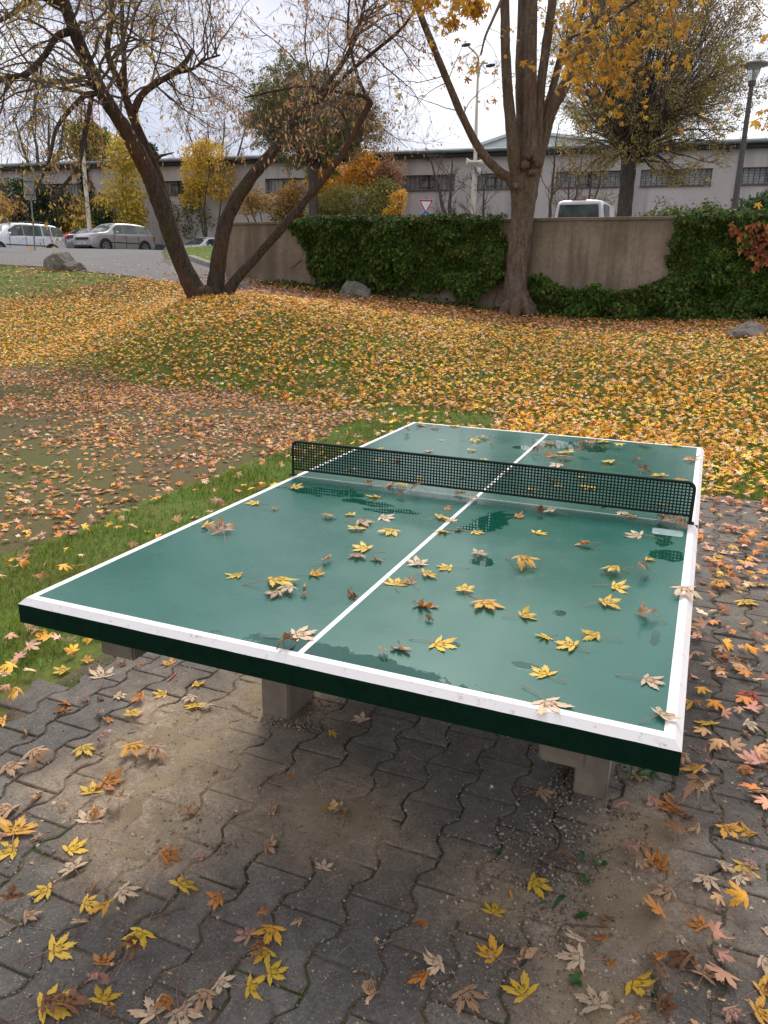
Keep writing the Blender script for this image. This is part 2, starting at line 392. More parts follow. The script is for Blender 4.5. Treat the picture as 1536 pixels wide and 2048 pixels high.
tag(g.build('kerb', M_conc, smooth=False), 'pale kerb stones along the road beside the grass bank', kind='structure')

# --- upper street behind the wall
WA = at(447, 442, 19.0); WB = at(1536, 433, 15.7); WTOP = 2.70
WA[2] = WB[2] = 0
wd = (WB-WA); wl = np.linalg.norm(wd); wd /= wl; WB = WB+wd*.9; wl += .9; wn = np.array([wd[1], -wd[0], 0])     # towards the camera side
if wn@(CAM-WA) < 0: wn = -wn
g = Geo()
A = WA-wn*.2; B = WA+wd*60-wn*.2; out = ray(470, 500); out[2] = 0; out /= np.linalg.norm(out); Cc = A+out*70; Dd = B+out*70-wd*-20
Q = np.array([A, B, Dd, Cc]); V = np.r_[np.c_[Q[:, :2], np.full(4, TERR+.03)], np.c_[Q[:, :2], np.full(4, 0)]]
g.add(V, [(0, 1, 2, 3), (0, 4, 5, 1), (3, 7, 4, 0)])
tag(g.build('street', M_asph, smooth=False), 'upper street level behind the retaining wall', kind='structure')
# ================================================================== RETAINING WALL
m, nt, b = new_mat('stained_render', .9, .25)
n1 = noise(nt, .9, 5, .6); n2 = noise(nt, 14, 6, .7); vs = noise(nt, 1.0, 5, .6, vec=objco(nt, (2.6, 2.6, .22)))
c = ramp(nt, n1, [(.3, (.19, .148, .11)), (.7, (.30, .24, .19))])
c = mixc(nt, 1.0, c, ramp(nt, n2, [(.25, .72), (.7, 1.15)]), 'MULTIPLY')
c = mixc(nt, ramp(nt, vs, [(.46, 0), (.60, .7)]), c, (.095, .078, .052))      # rain streaks
sx = nd(nt, 'ShaderNodeSeparateXYZ'); nt.links.new(objco(nt), sx.inputs[0])
ad = nd(nt, 'ShaderNodeMath', operation='MULTIPLY_ADD'); nt.links.new(vs, ad.inputs[0]); ad.inputs[1].default_value = -1.6; nt.links.new(sx.outputs['Z'], ad.inputs[2])
c = mixc(nt, ramp(nt, ad.outputs[0], [(0, 0), (1, 1)]), c, c)
mr = nd(nt, 'ShaderNodeMapRange'); mr.inputs[1].default_value = 1.6; mr.inputs[2].default_value = 2.2; mr.inputs[3].default_value = 0; mr.inputs[4].default_value = .65
nt.links.new(ad.outputs[0], mr.inputs[0]); c = mixc(nt, mr.outputs[0], c, (.07, .062, .05))
nt.links.new(c, b.inputs['Base Color']); bump(nt, b, n2, .6, .012); M_wall = m
wall = tag(empty('retaining_wall', WA), 'stained grey concrete retaining wall, half hidden by ivy', 'wall')
def wpt(u, d, z): return WA*np.array([1, 1, 0])+wd*u+wn*d+np.array([0, 0, z])
g = Geo(); us = np.linspace(0, wl+14, 150); zs = np.linspace(-.3, WTOP-.06, 36); U, Zz = np.meshgrid(us, zs)
P = WA[None, None]*np.array([1, 1, 0])+wd*U[..., None]+wn*(.02*(fbm(U*1.5, Zz*1.5, 41)-.5))[..., None]; P[..., 2] = Zz
v, f = gridmesh(P[..., 0], P[..., 1], P[..., 2]); g.add(v-WA, f)
g.add(np.array([wpt(0, 0, -.3), wpt(0, 0, WTOP-.06), wpt(0, -.32, WTOP-.06), wpt(0, -.32, -.3)])-WA, [(0, 1, 2, 3)])
g.add(np.array([wpt(0, -.32, 0), wpt(wl+14, -.32, 0), wpt(wl+14, -.32, WTOP-.06), wpt(0, -.32, WTOP-.06)])-WA, [(0, 1, 2, 3)])
g.build('wall_face', M_wall, wall, smooth=False)
g = Geo(); us = np.linspace(0, wl+14, 60); V = []
for d_, z in ((-.34, WTOP-.058), (-.34, WTOP-.005), (-.30, WTOP), (.0, WTOP), (.028, WTOP-.008), (.028, WTOP-.058)):
    V.append([wpt(u, d_+.004*math.sin(u*3), z+.006*(float(fbm(u*2, 1, 5))-.5)) for u in us])
V = np.array(V)-WA; v, f = gridmesh(V[..., 0], V[..., 1], V[..., 2]); g.add(v, f); g.poly(V[:, 0], [list(range(6))])
g.build('coping', M_wall, wall, smooth=False)

# ================================================================== FACTORY HALL
HT = 9.72
def bplane_pt(px, py, D): p = at(px, py, D); p[2] = 0; return p
BA = bplane_pt(0, 322, 57.5); BB = bplane_pt(1536, 278, 42.5); bd = BB-BA; bl = np.linalg.norm(bd); bd /= bl
bn = np.array([bd[1], -bd[0], 0]);
if bn@(CAM-BA) < 0: bn = -bn
def bhit(px, py):      # ray with facade plane -> (u, z)
    d = ray(px, py); t = ((BA-CAM)@bn)/(d@bn); p = CAM+d*t; return float((p-BA)@bd), float(p[2])
M_fac = simple('facade_render', (.50, .455, .435), (.41, .365, .345), .35, .9, .3, .01, vscale=(1, 1, .5))
nt = M_fac.node_tree; b = nt.nodes['Principled BSDF']; src = b.inputs['Base Color'].links[0].from_socket
vs = noise(nt, 1.0, 5, .6, vec=objco(nt, (1.1, 1.1, .08))); nt.links.new(mixc(nt, ramp(nt, vs, [(.50, 0), (.70, .5)]), src, (.12, .10, .095)), b.inputs['Base Color'])
M_roofm = simple('roof_sheet', (.20, .235, .235), (.13, .155, .155), 3, .5, .1, .01, metal=.3)
M_dark = simple('dark_recess', (.035, .034, .034), (.02, .02, .02), 4, .8, 0)
M_rust = simple('rusty_sill', (.14, .085, .075), (.07, .05, .045), 9, .8, .2)
m, nt, b = new_mat('glass_block', .28, .6)
n1 = noise(nt, 1.2, 3, .5); n2 = noise(nt, 9, 2)
c = mixc(nt, ramp(nt, n1, [(.4, 0), (.65, 1)]), (.15, .16, .165), (.25, .25, .245)); c = mixc(nt, 1.0, c, ramp(nt, n2, [(.3, .6), (.7, 1.3)]), 'MULTIPLY')
nt.links.new(c, b.inputs['Base Color']); M_gb = m
hall = tag(empty('factory_hall', BA), 'long pinkish grey industrial hall with strips of dark windows', 'building')
_, HTz = bhit(1536, 279); HT = HTz; print('roof z', HTz, bhit(0, 323), bhit(768, 300))
def bp(u, d, z): return bd*u+bn*d+np.array([0, 0, z])
wins = []
for x0, x1, y0, y1 in [(-110, 8, 362, 392), (55, 160, 360, 390), (322, 379, 360, 386), (530, 622, 356, 383), (800, 910, 351, 379), (953, 1022, 350, 377), (1112, 1242, 343, 374), (1283, 1426, 338, 372), (1478, 1640, 334, 368)]:
    u0, zt = bhit(x0, y0); u1, _ = bhit(x1, y0); _, zb = bhit(x0, y1); wins.append([u0, u1, zb, zt])
zb = np.mean([q[2] for q in wins[-4:]]); zt = np.mean([q[3] for q in wins[-4:]])
for q in wins: q[2] = zb; q[3] = zt
# face with openings
us = sorted(set([-30.0]+[x for q in wins for x in q[:2]]+[bl+30.0])); zs = [1.5, zb, zt, HT-.35]
g = Geo()
for i in range(len(us)-1):
    for j in range(3):
        if j == 1 and any(abs(q[0]-us[i]) < .01 for q in wins): continue
        sub = max(1, int((us[i+1]-us[i])/3))
        for k in range(sub):
            ua = us[i]+(us[i+1]-us[i])*k/sub; ub = us[i]+(us[i+1]-us[i])*(k+1)/sub
            g.add([bp(ua, 0, zs[j]), bp(ub, 0, zs[j]), bp(ub, 0, zs[j+1]), bp(ua, 0, zs[j+1])], [(0, 1, 2, 3)])
for q in wins:
    for (a1, z1), (a2, z2) in (((q[0], zb), (q[0], zt)), ((q[0], zt), (q[1], zt)), ((q[1], zt), (q[1], zb)), ((q[1], zb), (q[0], zb))):
        g.add([bp(a1, 0, z1), bp(a2, 0, z2), bp(a2, -.35, z2), bp(a1, -.35, z1)], [(0, 1, 2, 3)])
g.add([bp(-30, 0, 1.5), bp(-30, 0, HT-.35), bp(-30, -20, HT-.35), bp(-30, -20, 1.5)], [(0, 1, 2, 3)])
g.build('facade', M_fac, hall, smooth=False)
for wi, q in enumerate(wins):
    fr_ = Geo(); w_ = q[1]-q[0]
    fr_.box((0, 0, 0), (1, 1, 1), M=Matrix(((bd[0]*w_*1.0, bn[0]*.12, 0, bp(q[0], -.03, 0)[0]), (bd[1]*w_, bn[1]*.12, 0, bp(q[0], -.03, 0)[1]), (0, 0, .07, zb-.075), (0, 0, 0, 1))), mat=0)
    nm = max(2, int(round(w_/2.0)))
    for k in range(1, nm):
        u = q[0]+w_*k/nm
        fr_.box((0, 0, 0), (1, 1, 1), M=Matrix(((bd[0]*.09, bn[0]*.06, 0, bp(u, -.28, 0)[0]), (bd[1]*.09, bn[1]*.06, 0, bp(u, -.28, 0)[1]), (0, 0, zt-zb, zb), (0, 0, 0, 1))), mat=1)
    # opening vent frame in the middle
    u = q[0]+w_*.5; hz = zt-zb
    for (a1, a2, z1, z2) in ((-.42, .42, .18, .23), (-.42, .42, .76, .81), (-.42, -.35, .23, .76), (.35, .42, .23, .76)):
        fr_.box((0, 0, 0), (1, 1, 1), M=Matrix(((bd[0]*(a2-a1), bn[0]*.07, 0, bp(u+a1, -.22, 0)[0]), (bd[1]*(a2-a1), bn[1]*.07, 0, bp(u+a1, -.22, 0)[1]), (0, 0, hz*(z2-z1), zb+hz*z1), (0, 0, 0, 1))), mat=0)
    wo_ = fr_.build('window', [M_rust, M_dark], hall, smooth=False)
    pg = Geo(); nc = max(4, int(w_/.24)); nr = 6; vert = wi in (1, 2, 3)
    if vert: nr = 1; nc = int(w_/.22)
    for i in range(nc):
        for j in range(nr):
            ua = q[0]+w_*(i+.06)/nc; ub = q[0]+w_*(i+.94)/nc; za = zb+hz*(j+.05)/nr; zc = zb+hz*(j+.95)/nr; t = .6+.8*RNG.random()
            pg.add([bp(ua, -.30, za), bp(ub, -.30, za), bp(ub, -.30, zc), bp(ua, -.30, zc)], [(0, 1, 2, 3)])
    pg.add([bp(q[0], -.33, zb), bp(q[1], -.33, zb), bp(q[1], -.33, zt), bp(q[0], -.33, zt)], [(0, 1, 2, 3)], mat=1)
    pg.build('pane', [M_gb, M_dark], wo_, smooth=False)
g = Geo()
def bbox(g, u0, u1, d0, d1, z0, z1, mat=0):
    g.box((0, 0, 0), (1, 1, 1), M=Matrix(((bd[0]*(u1-u0), bn[0]*(d1-d0), 0, bp(u0, d0, 0)[0]), (bd[1]*(u1-u0), bn[1]*(d1-d0), 0, bp(u0, d0, 0)[1]), (0, 0, z1-z0, z0), (0, 0, 0, 1))), mat=mat)
bbox(g, -31, bl+31, -20, .45, HT-.16, HT)
bbox(g, -31, bl+31, -.3, .38, HT-.36, HT-.163, 1)
for u in np.arange(-30, bl+30, 2.4): bbox(g, u, u+.1, .0, .30, HT-.48, HT-.362, 1)
for u in np.arange(-28, bl+30, 5.5): bbox(g, u, u+.04, -.0, .46, HT+.001, HT+.03, 0)
rf = g.build('roof', [M_roofm, M_dark], hall, smooth=False)
g = Geo(); a_ = bp(-31, .50, HT-.12); b_ = bp(bl+31, .50, HT-.12); g.tube([a_, b_], .09, 8); g.build('gutter', M_roofm, rf)
# pale gable behind
gh = at(1060, 290, 95); gh[2] = 0
gab = tag(empty('gabled_building', gh), 'pale gabled roof showing above the long hall behind the forked trunk', 'building')
M_hazed = simple('hazed_sheet', (.60, .62, .66), (.54, .56, .60), 1.5, .6, .1)  # distance haze is put into this pale colour
pL = at(945, 295, 95); pP = at(1040, 262, 95); pR = at(1290, 292, 95); g = Geo(); dr = ray(1060, 290); dr[2] = 0; dr /= np.linalg.norm(dr)
def ex(p, z=None): q = p.copy(); q[2] = z if z is not None else p[2]; return q-gh
F_ = [ex(pL, 2.7), ex(pL), ex(pP), ex(pR), ex(pR, 2.7)]; Bk = [q+dr*18 for q in F_]; V = np.array(F_+Bk)
g.poly(V, [(4, 3, 2, 1, 0), (0, 1, 6, 5), (3, 4, 9, 8)]); g.build('wall', M_hazed, gab, smooth=False)
g = Geo(); up = np.array([0, 0, .15]); V = np.array([q+up-dr*.4 for q in F_[1:4]]+[q+up for q in Bk[1:4]]+[q+up*-1-dr*.4 for q in F_[1:4]])
g.poly(V, [(0, 1, 4, 3), (1, 2, 5, 4), (0, 6, 7, 1), (1, 7, 8, 2)]); g.build('roof', M_hazed, gab, smooth=False)
# ================================================================== TABLE TENNIS TABLE
TT = .7608; TL = 2.7505; TW = 1.525; HW = TW/2; CHM = .0140; BW = .0185; GY = 1.3755
# playing surface paint, wet after rain
m, nt, b = new_mat('wet_green_paint', .3, .5)
oc = nd(nt, 'ShaderNodeTexCoord').outputs['Object']
n0 = noise(nt, 2.4, 5, .6, oc); n1 = noise(nt, 34, 5, .65, oc, .6); n2 = noise(nt, 160, 3, .5, oc)
PUD = [(.13, 1.13, .060, .150, -.15), (.085, 1.02, .03, .05, 0), (-.53, 1.20, .17, .06, .12), (-.33, 1.14, .12, .035, -.1), (-.22, 1.08, .10, .03, .2), (.205, .735, .036, .042, .2),
       (.10, .045, .26, .040, -.04), (-.06, .05, .07, .03, 0), (.18, 2.48, .20, .12, .1), (-.02, 2.33, .07, .05, 0), (.05, 2.52, .08, .10, 0), (.66, 1.18, .03, .14, .1), (.68, 1.02, .05, .06, 0),
       (.69, .42, .012, .05, 0), (-.70, .70, .012, .12, .5), (.45, .17, .03, .016, 0), (.27, .20, .03, .02, 0), (.05, .62, .018, .02, 0), (.47, .47, .02, .02, 0)]
acc = None
for cx, cy, rx, ry, an in PUD:
    mp_ = nd(nt, 'ShaderNodeMapping'); mp_.vector_type = 'TEXTURE'
    mp_.inputs['Location'].default_value = (cx, cy-TL/2, 0); mp_.inputs['Rotation'].default_value = (0, 0, an); mp_.inputs['Scale'].default_value = (rx, ry, 1000)
    nt.links.new(oc, mp_.inputs[0]); ln = nd(nt, 'ShaderNodeVectorMath', operation='LENGTH'); nt.links.new(mp_.outputs[0], ln.inputs[0])
    if acc is None: acc = ln.outputs['Value']
    else:
        mi = nd(nt, 'ShaderNodeMath', operation='MINIMUM'); nt.links.new(acc, mi.inputs[0]); nt.links.new(ln.outputs['Value'], mi.inputs[1]); acc = mi.outputs[0]
nA = noise(nt, 16, 4, .6, oc); nB = noise(nt, 75, 3, .6, oc, 1.2)
s1 = nd(nt, 'ShaderNodeMath', operation='MULTIPLY_ADD'); nt.links.new(nA, s1.inputs[0]); s1.inputs[1].default_value = 1.8; nt.links.new(acc, s1.inputs[2])
s2 = nd(nt, 'ShaderNodeMath', operation='MULTIPLY_ADD'); nt.links.new(nB, s2.inputs[0]); s2.inputs[1].default_value = .45; nt.links.new(s1.outputs[0], s2.inputs[2])
wet = nd(nt, 'ShaderNodeMapRange'); wet.inputs[1].default_value = 2.09; wet.inputs[2].default_value = 1.99; wet.inputs[3].default_value = 0; wet.inputs[4].default_value = 1
nt.links.new(s2.outputs[0], wet.inputs[0]); W_ = wet.outputs[0]
# scattered droplets
dr_ = noise(nt, 48, 4, .7, oc, 2.0); drm = ramp(nt, dr_, [(.735, 0), (.75, 1)])
mxw = nd(nt, 'ShaderNodeMath', operation='MAXIMUM'); nt.links.new(W_, mxw.inputs[0]); nt.links.new(drm, mxw.inputs[1]); WET = mxw.outputs[0]
base = ramp(nt, n0, [(.3, (.008, .094, .072)), (.7, (.013, .118, .092))])
scr = noise(nt, 1.0, 5, .7, vec=objco(nt, (90, 9, 1))); base = mixc(nt, ramp(nt, scr, [(.66, 0), (.78, .22)]), base, (.12, .26, .23))   # fine scuffs
scr2 = noise(nt, 1.0, 5, .7, vec=objco(nt, (10, 70, 1))); base = mixc(nt, ramp(nt, scr2, [(.66, 0), (.80, .18)]), base, (.12, .26, .23))
dust = noise(nt, 300, 2, .5, oc); base = mixc(nt, ramp(nt, dust, [(.74, 0), (.78, .4)]), base, (.25, .33, .30))
base = mixc(nt, WET, base, (.002, .060, .040)); nt.links.new(base, b.inputs['Base Color'])
rgh = mixc(nt, WET, ramp(nt, n0, [(.3, .22), (.7, .34)]), (.015, .015, .015)); nt.links.new(rgh, b.inputs['Roughness'])
b.inputs['IOR'].default_value = 1.38; b.inputs['Coat Weight'].default_value = .22; b.inputs['Coat Roughness'].default_value = .10
hh = nd(nt, 'ShaderNodeMath', operation='MULTIPLY_ADD'); nt.links.new(WET, hh.inputs[0]); hh.inputs[1].default_value = .55; nt.links.new(n0, hh.inputs[2])
bump(nt, b, hh.outputs[0], .16, .002)
M_green = m
m, nt, b = new_mat('white_line_paint', .5, .4); n2 = noise(nt, 45, 6, .75); n3 = noise(nt, 9, 4)
c = mixc(nt, ramp(nt, n2, [(.58, 0), (.68, .75)]), (.80, .76, .75), (.38, .31, .27)); c = mixc(nt, ramp(nt, n3, [(.55, 0), (.75, .35)]), c, (.55, .50, .47))
nt.links.new(c, b.inputs['Base Color']); bump(nt, b, n2, .25, .001); M_white = m
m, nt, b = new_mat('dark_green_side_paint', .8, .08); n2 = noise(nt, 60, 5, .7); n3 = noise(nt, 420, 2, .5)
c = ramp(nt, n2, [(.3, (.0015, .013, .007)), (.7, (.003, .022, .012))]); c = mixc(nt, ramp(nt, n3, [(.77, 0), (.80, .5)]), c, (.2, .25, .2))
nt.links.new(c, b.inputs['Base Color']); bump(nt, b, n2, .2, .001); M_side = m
M_legc = simple('cast_concrete', (.25, .205, .155), (.14, .115, .088), 12, .9, .35, .004)
M_net = simple('green_net_metal', (.004, .020, .014), (.002, .012, .009), 20, .6, .1, .001, spec=.25)
M_tape = simple('worn_sticker', (.34, .43, .42), (.16, .28, .26), 30, .5, .3, .001)
tab = tag(empty('table_tennis_table', (0, TL/2, 0)), 'green outdoor concrete table tennis table with white edges and perforated metal net', 'table')
O = np.array([0, TL/2, 0])
for (y0, y1) in ((0, GY-.0026), (GY+.0026, TL)):
    g = Geo(); zt = TT; zb = TT-.0635; c0 = CHM if y0 == 0 else .0004; c1 = CHM if y1 == TL else .0004
    n_ = 40
    def ringat(z, ins, e0, e1):
        x = HW-ins; P = []
        for t in np.linspace(-x, x, n_): P.append((t, y0+e0, z))
        for t in np.linspace(y0+e0, y1-e1, n_)[1:]: P.append((x, t, z))
        for t in np.linspace(x, -x, n_)[1:]: P.append((t, y1-e1, z))
        for t in np.linspace(y1-e1, y0+e0, n_)[1:-1]: P.append((-x, t, z))
        P = np.array(P); return P
    r0 = ringat(zb+.001, .0, 0, 0); r1 = ringat(zt-CHM, 0, 0, 0); r1[:, 2] += .0008*(fbm(r1[:, 0]*60+r1[:, 1]*60, r1[:, 1]*9, 3)-.5)*2
    r2 = ringat(zt-.0006, CHM-.0006, c0-.0004, c1-.0004); r2b = ringat(zt, CHM, c0, c1)
    nr_ = len(r0); idx = np.arange(nr_); jdx = (idx+1) % nr_
    g.add(np.vstack([r0, r1])-O, np.stack([idx, jdx, jdx+nr_, idx+nr_], 1), mat=0)
    g.poly(r0-O, [list(range(nr_))[::-1]], mat=0)
    sl = g.build('tabletop', [M_side], tab, smooth=False)
    r1c = r1
    g = Geo(); g.add(np.vstack([r1c, r2])-O, np.stack([idx, jdx, jdx+nr_, idx+nr_], 1)); g.add(np.vstack([r2, r2b])-O, np.stack([idx, jdx, jdx+nr_, idx+nr_], 1))
    X0, X1 = -HW+CHM, HW-CHM; Y0, Y1 = y0+c0, y1-c1; bw0 = BW if y0 == 0 else 0; bw1 = BW if y1 == TL else 0
    q = [(X0, Y0), (X1, Y0), (X1, Y1), (X0, Y1)]; i_ = [(X0+BW, Y0+bw0), (X1-BW, Y0+bw0), (X1-BW, Y1-bw1), (X0+BW, Y1-bw1)]
    V = np.array([(x, y, zt) for x, y in q+i_])-O; fs = [(1, 2, 6, 5), (3, 0, 4, 7)]
    if bw0: fs.append((0, 1, 5, 4))
    if bw1: fs.append((2, 3, 7, 6))
    g.poly(V, fs); g.build('edge_line', M_white, tab, smooth=False)
    g = Geo(); hx = .0065
    for xa, xb in ((X0+BW, -hx), (hx, X1-BW)): g.add(np.array([(xa, Y0+bw0, zt), (xb, Y0+bw0, zt), (xb, Y1-bw1, zt), (xa, Y1-bw1, zt)])-O, [(0, 1, 2, 3)])
    o_ = g.build('playing_surface', M_green, tab, smooth=False)
    g = Geo(); g.add(np.array([(-hx, Y0+bw0, zt), (hx, Y0+bw0, zt), (hx, Y1-bw1, zt), (-hx, Y1-bw1, zt)])-O, [(0, 1, 2, 3)]); g.build('centre_line', M_white, tab, smooth=False)
g = Geo(); g.box((-HW+.002, GY-.0021-TL/2, TT-.05), (HW-.002, GY+.0021-TL/2, TT-.0022)); g.build('gap_shade_strip', simple('gap_shade_black', (.012, .011, .010), (.006, .006, .006), 30, .9, 0), tab, smooth=False)  # added dark filler standing in for the shade inside the slab gap
# legs and carrying beams
for sx in (-1, 1):
    for (ya, yb, b0, b1) in ((.856, 1.06, .10, 1.30), (1.69, 1.894, 1.45, 2.65)):
        xa, xb = (-.616, -.506) if sx < 0 else (.500, .600)
        for nm, lo, hi, gm in (('leg', (xa, ya, -.05), (xb, yb, .5955), 1), ('support_beam', (xa+.003, b0, .596), (xb-.003, b1, TT-.0632), 0)):
            bm = __import__('bmesh').new(); import bmesh
            bmesh.ops.create_cube(bm, size=1)
            for v in bm.verts: v.co = Vector((lo[0]+(v.co.x+.5)*(hi[0]-lo[0]), lo[1]+(v.co.y+.5)*(hi[1]-lo[1])-TL/2, lo[2]+(v.co.z+.5)*(hi[2]-lo[2])))
            bmesh.ops.bevel(bm, geom=list(bm.edges), offset=.005, segments=2, affect='EDGES')
            me = bpy.data.meshes.new(nm); bm.to_mesh(me); bm.free(); me.materials.append(M_legc); o = bpy.data.objects.new(nm, me); COL.objects.link(o); o.parent = tab
# net: perforated plate in a tube frame
nx0, nx1, nz0, nz1 = -.7585, .7345, TT+.028, TT+.1385
netf = Geo(); R_ = .0058
def roundpath(): 
    r = .022; P = [(nx0, GY, TT-.001), (nx0, GY, nz1-r)]
    for a in np.linspace(0, PI/2, 6)[1:]: P.append((nx0+r-r*math.cos(a), GY, nz1-r+r*math.sin(a)))
    for x in np.linspace(nx0+r+.03, nx1-r-.03, 12): P.append((x, GY, nz1))
    for a in np.linspace(0, PI/2, 6): P.append((nx1-r+r*math.sin(a), GY, nz1-r+r*math.cos(a)))
    P.append((nx1, GY, TT-.001)); return np.array(P)
netf.tube(roundpath()-O, R_, 8); netf.tube(np.array([(nx0, GY, nz0), (0, GY, nz0), (nx1, GY, nz0)])-O, R_*.9, 8)
for x in (nx0, nx1): netf.box((x-.013, GY-.010-O[1], TT+.0005), (x+.013, GY+.010-O[1], TT+.006))
M_n2 = M_net
nc, nr = 131, 10; px_ = (nx1-nx0-.006)/nc; pz_ = (nz1-nz0-.004)/nr; hole = .60
xs = [nx0+.003]; zs = [nz0+.002]
for i in range(nc): xs += [nx0+.003+px_*(i+.5-hole/2), nx0+.003+px_*(i+.5+hole/2)]
xs.append(nx1-.003)
for j in range(nr): zs += [nz0+.002+pz_*(j+.5-hole/2), nz0+.002+pz_*(j+.5+hole/2)]
zs.append(nz1-.002); xs = np.array(xs); zs = np.array(zs); g = Geo(); nxn = len(xs); nzn = len(zs); X, Z = np.meshgrid(xs, zs)
front = np.stack([X, np.full_like(X, GY-.0011), Z], -1).reshape(-1, 3)-O; back = front+np.array([0, .0022, 0]); F = []; off_ = nxn*nzn
for j in range(nzn-1):
    for i in range(nxn-1):
        a_ = j*nxn+i; b_ = a_+1; c_ = a_+nxn+1; d_ = a_+nxn
        if i % 2 == 1 and j % 2 == 1:
            for p, q in ((a_, b_), (b_, c_), (c_, d_), (d_, a_)): F.append((p, q, q+off_, p+off_))
        else: F.append((a_, b_, c_, d_)); F.append((d_+off_, c_+off_, b_+off_, a_+off_))
g.add(np.vstack([front, back]), F); net = g.build('net', M_n2, tab, smooth=False); netf.build('net_frame', M_net, net)
# worn sticker and scraped spots on the playing surface
def patch(cx, cy, rx, ry, n, seed, sq=2):
    a = np.linspace(0, 2*PI, n, endpoint=False); r = (np.abs(np.cos(a))**sq+np.abs(np.sin(a))**sq)**(-1/sq)
    r = r*(1+1.3*(fbm(a*4.3, seed, seed)-.5)) if sq < 4 else r*(1+.05*(fbm(a*3, seed, 2)-.5))
    return np.c_[cx+rx*r*np.cos(a), cy+ry*r*np.sin(a), np.full(n, TT+.0006)]
for i, (cx, cy, rx, ry, sq) in enumerate([(.672, 1.245, .047, .034, 9)]):
    P = patch(cx, cy, rx, ry, 40, i+1.5, sq); g = Geo(); g.poly(P-O, [list(range(40))]); o_ = g.build('worn_patch', M_tape, tab, smooth=False)
    if i == 0: o_['label'] = 'pale rectangular sticker residue near the right end of the net'

# ================================================================== MAPLE LEAVES
_half = [(0, 1.0), (2.5, .90), (6, .80), (10, .86), (10.5, .72), (13, .64), (17, .72), (17.5, .56), (19.5, .42), (23, .32), (26, .40), (28, .56), (31, .68), (32.5, .77), (35, .75), (39, .86), (44, 1.0), (46.5, .85), (53, .84), (53, .70), (60, .68), (61.5, .54), (66, .40), (72, .29), (78, .36), (83, .50), (88, .56), (94, .70), (98, .52), (106, .46), (116, .28), (145, .15), (180, .06)]
def leaf_outline(seed, simp=0):
    r = np.random.default_rng(seed); P = []
    H_ = _half if simp == 0 else [_half[i] for i in ((0, 3, 5, 9, 12, 16, 17, 19, 23, 26, 28, len(_half)-1) if simp == 1 else (0, 9, 16, 23, 27, 30, len(_half)-1))]
    lo = r.normal(0, 2.0, 5); sc_ = 1+r.normal(0, .08, 5)
    for sgn in (1, -1):
        q = [(a*sgn, rr_) for a, rr_ in H_]
        if sgn < 0: q = q[::-1][1:-1]
        for a, rr_ in q:
            k = 0 if abs(a) < 20 else (1 if abs(a) < 68 else 2); k = k if sgn > 0 or k == 0 else k+2
            P.append(((a+lo[k])*PI/180, rr_*sc_[k]*(1+r.normal(0, .02))))
    a = np.array([p[0] for p in P]); rr_ = np.array([p[1] for p in P])
    return np.c_[np.sin(a)*rr_, np.cos(a)*rr_]      # tip towards +y
def bendpts(V, ang, k):
    ca, sa = math.cos(ang), math.sin(ang); u = V[:, 0]*ca+V[:, 1]*sa; w_ = -V[:, 0]*sa+V[:, 1]*ca; z = V[:, 2]
    if abs(k) < 1e-3: return V
    R = 1/k; u2 = (R-z)*np.sin(u/R); z2 = R-(R-z)*np.cos(u/R)
    return np.c_[u2*ca-w_*sa, u2*sa+w_*ca, z2]
def leaf_mesh(seed, size, curl, rings=(.0, .34, .62, .84, 1.0), simp=0, cx=(0, .12)):
    r = np.random.default_rng(seed+99); O2 = leaf_outline(seed, simp); n = len(O2); c = np.array(cx); V = [np.r_[c, 0]]
    for q in rings[1:]: V += [np.r_[c+(p-c)*q, 0] for p in O2]
    V = np.array(V)*size; a = np.arctan2(V[:, 0], V[:, 1]); rad = np.hypot(V[:, 0], V[:, 1])/size
    lobes = np.cos(a*360/45/1.0*1.0); fold = .038*size*np.minimum(rad, 1)*(-np.abs(np.sin(a*4))+.5)*(1+curl*.6)
    wave = size*.045*(1+1.5*curl)*(fbm(V[:, 0]/size*2.4+seed, V[:, 1]/size*2.4, seed)-.5)*2*rad
    V[:, 2] = fold+wave
    V = bendpts(V, r.uniform(0, PI), curl*r.choice([-1, -1, 1])*r.uniform(.5, 1.15)/size); V = bendpts(V, r.uniform(0, PI), curl*max(curl-.5, 0)*r.choice([-1, 1])*r.uniform(.3, 1.2)/size)
    # tips droop or rise
    V[:, 2] += size*curl*r.uniform(-.28, .10)*rad**2
    F = [(0, 1+i, 1+(i+1) % n) for i in range(n)]; Q = []
    for k in range(len(rings)-2):
        o = 1+k*n
        for i in range(n): j = (i+1) % n; Q.append((o+i, o+n+i, o+n+j, o+j))
    return V, [f[::-1] for f in F], [q for q in Q]
LEAFC = {'yellow': (.84, .53, .055), 'gold': (.78, .40, .05), 'orange': (.56, .215, .045), 'pale': (.74, .54, .36), 'tan': (.54, .33, .19), 'brown': (.27, .12, .05), 'red': (.52, .10, .04), 'pink': (.52, .28, .21)}
